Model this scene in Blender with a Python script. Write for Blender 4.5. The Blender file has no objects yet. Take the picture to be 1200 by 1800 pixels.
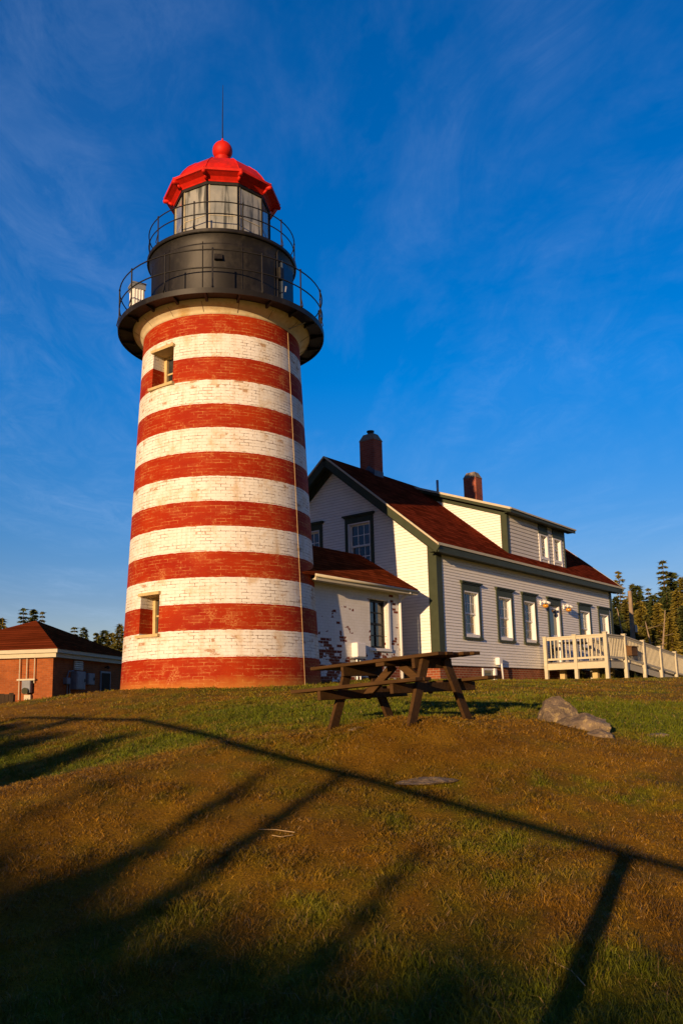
import bpy, bmesh, math, random
import numpy as np
from mathutils import Vector, Matrix

# ------------------------------------------------------------------ scene, camera, light
S = bpy.context.scene
COL = S.collection
F_PX, PITCH, ROLL, CY = 1491.75, 0.170078, -0.0236076, 980.4
_f = np.array([0, math.cos(PITCH), math.sin(PITCH)])
_u = np.array([0, -math.sin(PITCH), math.cos(PITCH)])
_r = np.array([1.0, 0, 0])
RT = math.cos(ROLL) * _r + math.sin(ROLL) * _u
UP = -math.sin(ROLL) * _r + math.cos(ROLL) * _u
FW = _f
cam = bpy.data.cameras.new('camera')
cam.sensor_width = 36.0
cam.lens = 36.0 * F_PX / 1800.0
cam.shift_y = (CY - 900.0) / 1800.0
cam.clip_start = 0.05
cam.clip_end = 6000
camo = bpy.data.objects.new('camera', cam)
COL.objects.link(camo)
camo.matrix_world = Matrix(((RT[0], UP[0], -FW[0], 0), (RT[1], UP[1], -FW[1], 0), (RT[2], UP[2], -FW[2], 0), (0, 0, 0, 1)))
S.camera = camo

YAW = 0.900387                      # direction of the house's long side
AZ = YAW + math.radians(12.2)        # direction the sunlight travels, seen from above
EL = math.radians(9.0)
SUN_E = 5.0
SKY_K = 0.15
EXPOSURE = 0.25
TRAVEL = Vector((math.cos(AZ) * math.cos(EL), math.sin(AZ) * math.cos(EL), -math.sin(EL)))
sun = bpy.data.lights.new('sun', 'SUN')
sun.energy = SUN_E
sun.angle = math.radians(0.5)
sun.color = (1.0, 0.66, 0.36)
suno = bpy.data.objects.new('sun', sun)
COL.objects.link(suno)
suno.rotation_euler = TRAVEL.to_track_quat('-Z', 'Y').to_euler()
suno.location = (-30, -50, 20)

S.view_settings.view_transform = 'Standard'
S.view_settings.look = 'None'
S.view_settings.exposure = EXPOSURE
S.view_settings.gamma = 1.0
S.render.engine = 'CYCLES'
S.cycles.max_bounces = 5
S.cycles.diffuse_bounces = 3
S.cycles.transparent_max_bounces = 8


def nd(nt, typ, ins=None, **props):
    n = nt.nodes.new(typ)
    for k, v in props.items():
        setattr(n, k, v)
    for k, v in (ins or {}).items():
        s = n.inputs[k]
        if isinstance(v, bpy.types.NodeSocket):
            nt.links.new(v, s)
        else:
            s.default_value = v
    return n


def math_(nt, op, a, b=0.0, clamp=False):
    return nd(nt, 'ShaderNodeMath', {0: a, 1: b}, operation=op, use_clamp=clamp).outputs[0]


def ramp(nt, fac, stops, interp='LINEAR'):
    r = nd(nt, 'ShaderNodeValToRGB', {0: fac})
    r.color_ramp.interpolation = interp
    el = r.color_ramp.elements
    while len(el) < len(stops):
        el.new(0.5)
    for e, (p, c) in zip(el, stops):
        e.position = p
        e.color = (c, c, c, 1) if isinstance(c, (int, float)) else (*c, 1)
    return r.outputs[0]


def mixc(nt, fac, a, b, mode='MIX'):
    m = nd(nt, 'ShaderNodeMix', data_type='RGBA', blend_type=mode)
    for i, v in ((0, fac), (6, a), (7, b)):
        if isinstance(v, bpy.types.NodeSocket):
            nt.links.new(v, m.inputs[i])
        elif i == 0:
            m.inputs[0].default_value = v
        else:
            m.inputs[i].default_value = (*v[:3], 1)
    return m.outputs[2]


# sky: evening sky with the sun low behind the camera, thin cirrus
world = bpy.data.worlds.new('World')
S.world = world
world.use_nodes = True
wn = world.node_tree
wn.nodes.clear()
sky = nd(wn, 'ShaderNodeTexSky', sky_type='NISHITA', sun_disc=False, sun_elevation=EL,
         sun_rotation=math.atan2(-TRAVEL.x, -TRAVEL.y), altitude=0, air_density=1.0, dust_density=0.35, ozone_density=3.0)
tc = nd(wn, 'ShaderNodeTexCoord')
hs0 = nd(wn, 'ShaderNodeHueSaturation', {'Hue': 0.516, 'Saturation': 1.38, 'Value': 1.08, 'Color': sky.outputs[0]})
sdot = nd(wn, 'ShaderNodeVectorMath', {0: tc.outputs['Generated'], 1: (-TRAVEL.x, -TRAVEL.y, -TRAVEL.z)}, operation='DOT_PRODUCT').outputs['Value']
side = nd(wn, 'ShaderNodeMapRange', {0: sdot, 1: -0.42, 2: 0.2, 3: 1.0, 4: 0.34}, interpolation_type='SMOOTHSTEP').outputs[0]
hs = nd(wn, 'ShaderNodeVectorMath', {0: hs0.outputs[0], 1: nd(wn, 'ShaderNodeCombineXYZ', {0: math_(wn, 'POWER', side, 1.25), 1: side, 2: math_(wn, 'POWER', side, 0.72)}).outputs[0]}, operation='MULTIPLY')
sep = nd(wn, 'ShaderNodeSeparateXYZ', {0: tc.outputs['Generated']})
grade = ramp(wn, sep.outputs[2], [(0.0, (0.86, 0.58, 0.62)), (0.12, (0.86, 0.62, 0.66)), (0.36, (1.0, 1.0, 1.0)), (1.0, (1.0, 1.0, 1.0))])
hs = nd(wn, 'ShaderNodeVectorMath', {0: hs.outputs[0], 1: grade}, operation='MULTIPLY')
zz = math_(wn, 'MAXIMUM', sep.outputs[2], 0.02)
px = math_(wn, 'DIVIDE', sep.outputs[0], zz)
py = math_(wn, 'DIVIDE', sep.outputs[1], zz)
plane = nd(wn, 'ShaderNodeCombineXYZ', {0: px, 1: py})
mp = nd(wn, 'ShaderNodeMapping', {'Vector': plane.outputs[0], 'Rotation': (0, 0, 0.5), 'Scale': (0.9, 0.38, 1)})
n1 = nd(wn, 'ShaderNodeTexNoise', {'Vector': mp.outputs[0], 'Scale': 1.1, 'Detail': 7.0, 'Roughness': 0.62, 'Distortion': 0.8})
n2 = nd(wn, 'ShaderNodeTexNoise', {'Vector': mp.outputs[0], 'Scale': 5.0, 'Detail': 6.0, 'Roughness': 0.7, 'Distortion': 1.6})
cm = math_(wn, 'MULTIPLY', ramp(wn, n1.outputs[0], [(0.45, 0.0), (0.8, 1.0)]), math_(wn, 'ADD', 0.45, math_(wn, 'MULTIPLY', ramp(wn, n2.outputs[0], [(0.4, 0.0), (0.75, 1.0)]), 1.5)))
cloudcol = nd(wn, 'ShaderNodeRGB')
cloudcol.outputs[0].default_value = (3.6, 4.6, 6.4, 1)
skymix = mixc(wn, math_(wn, 'MULTIPLY', cm, 0.11, True), hs.outputs[0], cloudcol.outputs[0])
bg = nd(wn, 'ShaderNodeBackground', {'Color': skymix, 'Strength': SKY_K})
wo = nd(wn, 'ShaderNodeOutputWorld', {'Surface': bg.outputs[0]})

# ------------------------------------------------------------------ frames and helpers
T = np.array([-3.02176, 21.24, 0.0])                # axis of the lighthouse
U = np.array([math.cos(YAW), math.sin(YAW), 0])
V = np.array([-math.sin(YAW), math.cos(YAW), 0])


def uvw(u, v, z=0.0):
    p = T + u * U + v * V
    return (p[0], p[1], z)


def pix(x, y, d):
    """point seen at pixel x, y of the photograph at forward distance d"""
    r = FW * F_PX + RT * (x - 600) - UP * (y - CY)
    return r * (d / r[1])


class MB:
    def __init__(s):
        s.v, s.f, s.uv = [], [], []

    def add(s, vs, fs):
        o = len(s.v)
        s.v += [tuple(map(float, p)) for p in vs]
        s.f += [tuple(i + o for i in f) for f in fs]
        return s

    def quad(s, *p):
        return s.add(p, [tuple(range(len(p)))])

    def box(s, a, b):
        x0, y0, z0 = (min(a[i], b[i]) for i in range(3))
        x1, y1, z1 = (max(a[i], b[i]) for i in range(3))
        return s.add([(x0, y0, z0), (x1, y0, z0), (x1, y1, z0), (x0, y1, z0), (x0, y0, z1), (x1, y0, z1), (x1, y1, z1), (x0, y1, z1)],
                     [(0, 3, 2, 1), (4, 5, 6, 7), (0, 1, 5, 4), (1, 2, 6, 5), (2, 3, 7, 6), (3, 0, 4, 7)])

    def bar(s, a, b, w, h, side=None):
        """rectangular bar from a to b, w along side (default horizontal), h the other way"""
        a, b = Vector(a), Vector(b)
        d = (b - a).normalized()
        if side is None:
            side = d.cross(Vector((0, 0, 1)))
            if side.length < 1e-4:
                side = Vector((1, 0, 0))
        side = Vector(side)
        side = (side - d * side.dot(d)).normalized()
        up = side.cross(d)
        vs = []
        for p in (a, b):
            for i, j in ((-1, -1), (1, -1), (1, 1), (-1, 1)):
                vs.append(p + side * (w / 2 * i) + up * (h / 2 * j))
        return s.add(vs, [(0, 1, 2, 3), (7, 6, 5, 4), (0, 4, 5, 1), (1, 5, 6, 2), (2, 6, 7, 3), (3, 7, 4, 0)])

    def tube(s, pts, r, n=6, closed=False, caps=True):
        pts = [Vector(p) for p in pts]
        m = len(pts)
        rs = r if isinstance(r, (list, tuple)) else [r] * m
        ring = []
        for i, p in enumerate(pts):
            if closed:
                d = pts[(i + 1) % m] - pts[i - 1]
            else:
                d = pts[min(i + 1, m - 1)] - pts[max(i - 1, 0)]
            d.normalize()
            a = d.cross(Vector((0, 0, 1)))
            if a.length < 1e-3:
                a = Vector((1, 0, 0))
            a.normalize()
            b = a.cross(d)
            ring.append([p + (a * math.cos(2 * math.pi * k / n) + b * math.sin(2 * math.pi * k / n)) * rs[i] for k in range(n)])
        vs = [q for g in ring for q in g]
        fs = []
        for i in range(m if closed else m - 1):
            j = (i + 1) % m
            for k in range(n):
                fs.append((i * n + k, i * n + (k + 1) % n, j * n + (k + 1) % n, j * n + k))
        if caps and not closed:
            fs.append(tuple(range(n))[::-1])
            fs.append(tuple((m - 1) * n + k for k in range(n)))
        return s.add(vs, fs)

    def lathe(s, prof, n=64, a0=0.0, a1=None, c=(0, 0)):
        full = a1 is None
        a1 = a0 + 2 * math.pi if full else a1
        m = n if full else n + 1
        vs = []
        for R, z in prof:
            for k in range(m):
                a = a0 + (a1 - a0) * k / n
                vs.append((c[0] + R * math.cos(a), c[1] + R * math.sin(a), z))
        fs = []
        for i in range(len(prof) - 1):
            for k in range(n):
                k2 = (k + 1) % m
                fs.append((i * m + k, i * m + k2, (i + 1) * m + k2, (i + 1) * m + k))
        return s.add(vs, fs)

    def build(s, name, mat, parent=None, off=(0, 0, 0), smooth=False, bevel=0.0, autosmooth=None):
        me = bpy.data.meshes.new(name)
        o3 = np.array(off, float)
        me.from_pydata([tuple(np.array(p) - o3) for p in s.v], [], s.f)
        if s.uv:
            l = me.uv_layers.new(name='UVMap')
            for li, lo in enumerate(me.loops):
                l.data[li].uv = s.uv[lo.vertex_index]
        me.materials.append(mat)
        if smooth:
            me.polygons.foreach_set('use_smooth', [True] * len(me.polygons))
            if autosmooth:
                me.set_sharp_from_angle(angle=math.radians(autosmooth))
        me.update()
        o = bpy.data.objects.new(name, me)
        COL.objects.link(o)
        if parent is not None:
            o.parent = parent
        if bevel:
            b = o.modifiers.new('bevel', 'BEVEL')
            b.width = bevel
            b.segments = 1
            b.limit_method = 'ANGLE'
        return o


def tag(o, label=None, cat=None, group=None, kind=None):
    if label:
        o['label'] = label
    if cat:
        o['category'] = cat
    if group:
        o['group'] = group
    if kind:
        o['kind'] = kind
    return o


def thing(name, loc, rz=0.0, label=None, cat=None, group=None, rot=None):
    o = bpy.data.objects.new(name, None)
    o.empty_display_size = 0.3
    COL.objects.link(o)
    o.location = loc
    o.rotation_euler = rot if rot else (0, 0, rz)
    return tag(o, label, cat, group)


# ------------------------------------------------------------------ materials
def material(name):
    m = bpy.data.materials.new(name)
    m.use_nodes = True
    nt = m.node_tree
    return m, nt, nt.nodes['Principled BSDF'], nd(nt, 'ShaderNodeTexCoord')


def simple(name, col, rough=0.6, metal=0.0, var=0.18, scale=6.0, bump=0.0, stretch=(1, 1, 1), spec=0.15, dirt=None, dirtamt=0.5, dscale=2.0):
    m, nt, b, tc = material(name)
    mp = nd(nt, 'ShaderNodeMapping', {'Vector': tc.outputs['Object'], 'Scale': stretch})
    n = nd(nt, 'ShaderNodeTexNoise', {'Vector': mp.outputs[0], 'Scale': scale, 'Detail': 6.0, 'Roughness': 0.65})
    lo = tuple(c * (1 - var) for c in col)
    hi = tuple(min(1, c * (1 + var)) for c in col)
    c = ramp(nt, n.outputs[0], [(0.3, lo), (0.7, hi)])
    if dirt:
        n2 = nd(nt, 'ShaderNodeTexNoise', {'Vector': mp.outputs[0], 'Scale': dscale, 'Detail': 8.0, 'Roughness': 0.75})
        c = mixc(nt, math_(nt, 'MULTIPLY', ramp(nt, n2.outputs[0], [(0.52, 0.0), (0.68, 1.0)]), dirtamt), c, dirt)
    nt.links.new(c, b.inputs['Base Color'])
    b.inputs['Roughness'].default_value = rough
    b.inputs['Metallic'].default_value = metal
    b.inputs['Specular IOR Level'].default_value = spec
    if bump:
        bp = nd(nt, 'ShaderNodeBump', {'Height': n.outputs[0], 'Strength': bump, 'Distance': 0.02})
        nt.links.new(bp.outputs[0], b.inputs['Normal'])
    return m


def brick_tex(nt, vec, bw, rh, mortar=0.006, c1=(0, 0, 0), c2=(1, 1, 1), mc=(0.5, 0.5, 0.5), smooth=0.1):
    t = nd(nt, 'ShaderNodeTexBrick', {'Vector': vec, 'Color1': (*c1, 1), 'Color2': (*c2, 1), 'Mortar': (*mc, 1), 'Scale': 1.0, 'Mortar Size': mortar,
                                      'Mortar Smooth': smooth, 'Bias': 0.0, 'Brick Width': bw, 'Row Height': rh}, offset=0.5, squash=1.0)
    return t


def mat_brick(name, c1, c2, mc, bw=0.21, rh=0.073, bump=0.35):
    m, nt, b, tc = material(name)
    sp = nd(nt, 'ShaderNodeSeparateXYZ', {0: tc.outputs['Object']})
    cv = nd(nt, 'ShaderNodeCombineXYZ', {0: math_(nt, 'ADD', sp.outputs[0], sp.outputs[1]), 1: sp.outputs[2]})
    t = brick_tex(nt, cv.outputs[0], bw, rh, 0.007, c1, c2, mc)
    n = nd(nt, 'ShaderNodeTexNoise', {'Vector': tc.outputs['Object'], 'Scale': 1.6, 'Detail': 7.0, 'Roughness': 0.7})
    c = mixc(nt, 0.75, t.outputs[0], ramp(nt, n.outputs[0], [(0.3, 0.62), (0.7, 1.25)]), 'MULTIPLY')
    nt.links.new(c, b.inputs['Base Color'])
    b.inputs['Roughness'].default_value = 0.9
    b.inputs['Specular IOR Level'].default_value = 0.08
    bp = nd(nt, 'ShaderNodeBump', {'Height': math_(nt, 'SUBTRACT', 1.0, t.outputs[1]), 'Strength': bump, 'Distance': 0.006})
    nt.links.new(bp.outputs[0], b.inputs['Normal'])
    return m


Z_BAND0, BAND = 1.085, 0.5966


def mat_tower():
    m, nt, b, tc = material('banded_brick')
    uv = nd(nt, 'ShaderNodeUVMap').outputs[0]
    sp = nd(nt, 'ShaderNodeSeparateXYZ', {0: uv})
    wob = nd(nt, 'ShaderNodeTexNoise', {'Vector': uv, 'Scale': 7.0, 'Detail': 3.0})
    zj = math_(nt, 'ADD', sp.outputs[1], math_(nt, 'MULTIPLY', math_(nt, 'SUBTRACT', wob.outputs[0], 0.5), 0.04))
    bi = math_(nt, 'DIVIDE', math_(nt, 'ADD', math_(nt, 'SUBTRACT', math_(nt, 'MAXIMUM', zj, Z_BAND0 - 0.3), Z_BAND0), BAND * 20), BAND)
    par = math_(nt, 'MODULO', math_(nt, 'FLOOR', bi), 2.0)          # 0 = white just above the lowest boundary
    isred = math_(nt, 'GREATER_THAN', par, 0.5)
    # slightly wavy courses
    w2 = nd(nt, 'ShaderNodeTexNoise', {'Vector': uv, 'Scale': 1.1, 'Detail': 2.0})
    uvw_ = nd(nt, 'ShaderNodeCombineXYZ', {0: sp.outputs[0], 1: math_(nt, 'ADD', sp.outputs[1], math_(nt, 'MULTIPLY', w2.outputs[0], 0.02))})
    t = brick_tex(nt, uvw_.outputs[0], 0.225, 0.0746, 0.0064, smooth=0.25)
    brk = nd(nt, 'ShaderNodeTexNoise', {'Vector': uv, 'Scale': 9.0, 'Detail': 4.0, 'Roughness': 0.7})
    mort = math_(nt, 'MULTIPLY', t.outputs[1], ramp(nt, brk.outputs[0], [(0.38, 0.1), (0.56, 1.0)]))
    rnd = nd(nt, 'ShaderNodeSeparateColor', {0: t.outputs[0]}).outputs[0]
    big = nd(nt, 'ShaderNodeTexNoise', {'Vector': uv, 'Scale': 0.75, 'Detail': 5.0, 'Roughness': 0.65})
    mid = nd(nt, 'ShaderNodeTexNoise', {'Vector': uv, 'Scale': 2.2, 'Detail': 6.0, 'Roughness': 0.7, 'Distortion': 0.4})
    st = nd(nt, 'ShaderNodeMapping', {'Vector': uv, 'Scale': (1.3, 5.0, 1)})
    hor = nd(nt, 'ShaderNodeTexNoise', {'Vector': st.outputs[0], 'Scale': 1.4, 'Detail': 5.0, 'Roughness': 0.7})
    fine = nd(nt, 'ShaderNodeTexNoise', {'Vector': uv, 'Scale': 30.0, 'Detail': 4.0, 'Roughness': 0.7})
    # white paint
    wc = ramp(nt, big.outputs[0], [(0.3, (0.74, 0.70, 0.61)), (0.7, (0.86, 0.83, 0.76))])
    wear = ramp(nt, hor.outputs[0], [(0.48, 0.0), (0.57, 1.0)])
    crack = math_(nt, 'MULTIPLY', mort, math_(nt, 'ADD', 0.30, math_(nt, 'MULTIPLY', wear, 1.1)), True)
    wc = mixc(nt, crack, wc, (0.16, 0.085, 0.04))
    hole = math_(nt, 'MULTIPLY', math_(nt, 'MULTIPLY', math_(nt, 'GREATER_THAN', rnd, 0.88), ramp(nt, mid.outputs[0], [(0.53, 0.0), (0.58, 1.0)])), math_(nt, 'SUBTRACT', 1.0, mort))
    wc = mixc(nt, math_(nt, 'MULTIPLY', hole, 0.9), wc, (0.27, 0.10, 0.04))
    stain = ramp(nt, mid.outputs[0], [(0.50, 0.0), (0.68, 0.75)])
    wc = mixc(nt, stain, wc, (0.60, 0.44, 0.26))
    vs_ = nd(nt, 'ShaderNodeMapping', {'Vector': uv, 'Scale': (5.0, 0.35, 1)})
    run = nd(nt, 'ShaderNodeTexNoise', {'Vector': vs_.outputs[0], 'Scale': 1.0, 'Detail': 5.0, 'Roughness': 0.65})
    runs = ramp(nt, run.outputs[0], [(0.52, 0.0), (0.72, 0.5)])
    wc = mixc(nt, runs, wc, (0.52, 0.38, 0.22))
    # red paint
    rc = ramp(nt, big.outputs[0], [(0.3, (0.26, 0.009, 0.002)), (0.7, (0.39, 0.036, 0.004))])
    worn = ramp(nt, hor.outputs[0], [(0.46, 0.05), (0.58, 1.0)])
    rc = mixc(nt, math_(nt, 'MULTIPLY', math_(nt, 'MULTIPLY', mort, worn), 0.85), rc, (0.66, 0.33, 0.10))
    peel = math_(nt, 'MULTIPLY', ramp(nt, mid.outputs[0], [(0.56, 0.0), (0.64, 1.0)]), ramp(nt, fine.outputs[0], [(0.45, 0.0), (0.6, 1.0)]))
    rc = mixc(nt, math_(nt, 'MULTIPLY', peel, 0.75), rc, (0.58, 0.28, 0.09))
    rc = mixc(nt, math_(nt, 'MULTIPLY', math_(nt, 'MULTIPLY', rnd, worn), 0.45), rc, (0.40, 0.10, 0.03))
    c = mixc(nt, isred, wc, rc)
    # orange tint at the foot of the wall, fading upwards
    foot = ramp(nt, math_(nt, 'ADD', sp.outputs[1], math_(nt, 'MULTIPLY', mid.outputs[0], 0.5)), [(0.70, 0.5), (0.92, 0.0)])
    c = mixc(nt, foot, c, (0.55, 0.26, 0.05))
    nt.links.new(c, b.inputs['Base Color'])
    b.inputs['Roughness'].default_value = 0.7
    b.inputs['Specular IOR Level'].default_value = 0.1
    h = math_(nt, 'ADD', math_(nt, 'SUBTRACT', 1.0, mort), math_(nt, 'ADD', math_(nt, 'MULTIPLY', fine.outputs[0], 0.35), math_(nt, 'MULTIPLY', rnd, 0.3)))
    bp = nd(nt, 'ShaderNodeBump', {'Height': h, 'Strength': 0.5, 'Distance': 0.006})
    nt.links.new(bp.outputs[0], b.inputs['Normal'])
    return m


def mat_peeling():
    """white paint on brick, bricks laid bare in the lower courses"""
    m, nt, b, tc = material('peeling_white_brick')
    sp = nd(nt, 'ShaderNodeSeparateXYZ', {0: tc.outputs['Object']})
    cv = nd(nt, 'ShaderNodeCombineXYZ', {0: math_(nt, 'ADD', sp.outputs[0], sp.outputs[1]), 1: sp.outputs[2]})
    t = brick_tex(nt, cv.outputs[0], 0.215, 0.0746, 0.006, smooth=0.2)
    rnd = nd(nt, 'ShaderNodeSeparateColor', {0: t.outputs[0]}).outputs[0]
    n = nd(nt, 'ShaderNodeTexNoise', {'Vector': cv.outputs[0], 'Scale': 1.9, 'Detail': 3.0, 'Roughness': 0.6})
    low = ramp(nt, sp.outputs[2], [(0.0, 1.0), (0.75, 0.55), (1.0, 0.0)])
    sc = math_(nt, 'DIVIDE', sp.outputs[2], 2.4)
    low = ramp(nt, sc, [(0.0, 0.36), (0.35, 0.22), (0.6, 0.10), (1.0, 0.05)])
    score = math_(nt, 'ADD', math_(nt, 'ADD', math_(nt, 'MULTIPLY', rnd, 0.30), n.outputs[0]), low)
    bare = ramp(nt, score, [(0.90, 0.0), (0.915, 1.0)])
    fine = nd(nt, 'ShaderNodeTexNoise', {'Vector': tc.outputs['Object'], 'Scale': 22.0, 'Detail': 6.0, 'Roughness': 0.7})
    spot = ramp(nt, fine.outputs[0], [(0.68, 0.0), (0.72, 0.8)])
    wc = mixc(nt, math_(nt, 'MULTIPLY', t.outputs[1], 0.18), ramp(nt, n.outputs[0], [(0.3, (0.72, 0.70, 0.64)), (0.7, (0.82, 0.80, 0.76))]), (0.35, 0.27, 0.2))
    wc = mixc(nt, math_(nt, 'MULTIPLY', spot, 0.5), wc, (0.3, 0.12, 0.07))
    rc = mixc(nt, t.outputs[1], mixc(nt, rnd, (0.26, 0.07, 0.035), (0.18, 0.04, 0.02)), (0.34, 0.24, 0.17))
    nt.links.new(mixc(nt, bare, wc, rc), b.inputs['Base Color'])
    b.inputs['Roughness'].default_value = 0.8
    b.inputs['Specular IOR Level'].default_value = 0.1
    h = math_(nt, 'SUBTRACT', math_(nt, 'SUBTRACT', 1.0, t.outputs[1]), math_(nt, 'MULTIPLY', bare, 0.6))
    bp = nd(nt, 'ShaderNodeBump', {'Height': h, 'Strength': 0.5, 'Distance': 0.006})
    nt.links.new(bp.outputs[0], b.inputs['Normal'])
    return m


def mat_shingle(name, col, course):
    m, nt, b, tc = material(name)
    sp = nd(nt, 'ShaderNodeSeparateXYZ', {0: tc.outputs['Object']})
    cv = nd(nt, 'ShaderNodeCombineXYZ', {0: math_(nt, 'ADD', sp.outputs[0], math_(nt, 'MULTIPLY', sp.outputs[1], 0.02)), 1: sp.outputs[2]})
    t = brick_tex(nt, cv.outputs[0], 0.33, course, 0.010, smooth=0.2)
    rnd = nd(nt, 'ShaderNodeSeparateColor', {0: t.outputs[0]}).outputs[0]
    n = nd(nt, 'ShaderNodeTexNoise', {'Vector': tc.outputs['Object'], 'Scale': 0.9, 'Detail': 7.0, 'Roughness': 0.7})
    fine = nd(nt, 'ShaderNodeTexNoise', {'Vector': tc.outputs['Object'], 'Scale': 45.0, 'Detail': 3.0, 'Roughness': 0.7})
    k = math_(nt, 'ADD', math_(nt, 'MULTIPLY', rnd, 0.5), math_(nt, 'ADD', math_(nt, 'MULTIPLY', n.outputs[0], 0.65), math_(nt, 'MULTIPLY', fine.outputs[0], 0.5)))
    c = ramp(nt, k, [(0.45, tuple(x * 0.45 for x in col)), (1.15, tuple(x * 1.6 for x in col))])
    c = mixc(nt, math_(nt, 'MULTIPLY', t.outputs[1], 0.7), c, tuple(x * 0.25 for x in col))
    nt.links.new(c, b.inputs['Base Color'])
    b.inputs['Roughness'].default_value = 1.0
    b.inputs['Specular IOR Level'].default_value = 0.0
    h = math_(nt, 'ADD', math_(nt, 'SUBTRACT', 1.0, t.outputs[1]), math_(nt, 'MULTIPLY', fine.outputs[0], 0.5))
    bp = nd(nt, 'ShaderNodeBump', {'Height': h, 'Strength': 0.5, 'Distance': 0.01})
    nt.links.new(bp.outputs[0], b.inputs['Normal'])
    return m


def mat_glass_dark(name='window_glass'):
    m, nt, b, tc = material(name)
    n = nd(nt, 'ShaderNodeTexNoise', {'Vector': tc.outputs['Object'], 'Scale': 1.5, 'Detail': 2.0})
    nt.links.new(ramp(nt, n.outputs[0], [(0.35, (0.012, 0.016, 0.02)), (0.7, (0.05, 0.055, 0.06))]), b.inputs['Base Color'])
    b.inputs['Roughness'].default_value = 0.04
    b.inputs['Specular IOR Level'].default_value = 0.9
    bp = nd(nt, 'ShaderNodeBump', {'Height': n.outputs[0], 'Strength': 0.08, 'Distance': 0.02})
    nt.links.new(bp.outputs[0], b.inputs['Normal'])
    return m


def mat_lantern_pane():
    m, nt, b, tc = material('streaked_pane')
    mp = nd(nt, 'ShaderNodeMapping', {'Vector': tc.outputs['Object'], 'Scale': (5.0, 5.0, 0.55)})
    n = nd(nt, 'ShaderNodeTexNoise', {'Vector': mp.outputs[0], 'Scale': 1.3, 'Detail': 5.0, 'Roughness': 0.6, 'Distortion': 0.3})
    n2 = nd(nt, 'ShaderNodeTexNoise', {'Vector': tc.outputs['Object'], 'Scale': 1.8, 'Detail': 3.0})
    c = ramp(nt, n2.outputs[0], [(0.3, (0.22, 0.24, 0.23)), (0.7, (0.40, 0.40, 0.35))])
    c = mixc(nt, ramp(nt, n.outputs[0], [(0.50, 0.0), (0.60, 0.9)]), c, (0.06, 0.066, 0.05))
    nt.links.new(c, b.inputs['Base Color'])
    b.inputs['Roughness'].default_value = 0.12
    b.inputs['Specular IOR Level'].default_value = 0.7
    return m


def mat_wood(name, col, rough=0.75, stretch=(1.2, 14, 14), dark=0.4):
    m, nt, b, tc = material(name)
    mp = nd(nt, 'ShaderNodeMapping', {'Vector': tc.outputs['Object'], 'Scale': stretch})
    n = nd(nt, 'ShaderNodeTexNoise', {'Vector': mp.outputs[0], 'Scale': 2.0, 'Detail': 8.0, 'Roughness': 0.7, 'Distortion': 0.4})
    n2 = nd(nt, 'ShaderNodeTexNoise', {'Vector': tc.outputs['Object'], 'Scale': 3.0, 'Detail': 5.0})
    k = math_(nt, 'ADD', math_(nt, 'MULTIPLY', n.outputs[0], 0.7), math_(nt, 'MULTIPLY', n2.outputs[0], 0.4))
    c = ramp(nt, k, [(0.35, tuple(x * dark for x in col)), (0.75, tuple(x * 1.25 for x in col))])
    nt.links.new(c, b.inputs['Base Color'])
    b.inputs['Roughness'].default_value = rough
    b.inputs['Specular IOR Level'].default_value = 0.12
    bp = nd(nt, 'ShaderNodeBump', {'Height': n.outputs[0], 'Strength': 0.35, 'Distance': 0.006})
    nt.links.new(bp.outputs[0], b.inputs['Normal'])
    return m


def mat_needles(name, c1, c2):
    m, nt, b, tc = material(name)
    n = nd(nt, 'ShaderNodeTexNoise', {'Vector': tc.outputs['Object'], 'Scale': 0.9, 'Detail': 4.0})
    r = nd(nt, 'ShaderNodeObjectInfo').outputs['Random']
    n3 = nd(nt, 'ShaderNodeTexNoise', {'Vector': tc.outputs['Object'], 'Scale': 9.0, 'Detail': 2.0})
    k = math_(nt, 'ADD', math_(nt, 'MULTIPLY', n.outputs[0], 0.7), math_(nt, 'ADD', math_(nt, 'MULTIPLY', r, 0.25), math_(nt, 'MULTIPLY', n3.outputs[0], 0.35)))
    g_ = ramp(nt, k, [(0.35, c1), (0.95, c2)])
    d_ = ramp(nt, k, [(0.35, (0.030, 0.045, 0.010)), (0.95, (0.115, 0.125, 0.022))])
    nt.links.new(mixc(nt, ramp(nt, r, [(0.30, 0.0), (0.75, 1.0)]), d_, g_), b.inputs['Base Color'])
    b.inputs['Roughness'].default_value = 0.7
    b.inputs['Specular IOR Level'].default_value = 0.25
    return m


def mat_rock():
    m, nt, b, tc = material('lichen_rock')
    n = nd(nt, 'ShaderNodeTexNoise', {'Vector': tc.outputs['Object'], 'Scale': 4.0, 'Detail': 9.0, 'Roughness': 0.7})
    v = nd(nt, 'ShaderNodeTexNoise', {'Vector': tc.outputs['Object'], 'Scale': 9.0, 'Detail': 6.0, 'Roughness': 0.75, 'Distortion': 1.0})
    c = ramp(nt, n.outputs[0], [(0.3, (0.07, 0.05, 0.032)), (0.7, (0.34, 0.25, 0.155))])
    c = mixc(nt, ramp(nt, v.outputs[0], [(0.52, 0.0), (0.62, 0.8)]), c, (0.50, 0.37, 0.15))
    nt.links.new(c, b.inputs['Base Color'])
    b.inputs['Roughness'].default_value = 0.9
    bp = nd(nt, 'ShaderNodeBump', {'Height': n.outputs[0], 'Strength': 1.0, 'Distance': 0.09})
    nt.links.new(bp.outputs[0], b.inputs['Normal'])
    return m


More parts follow.
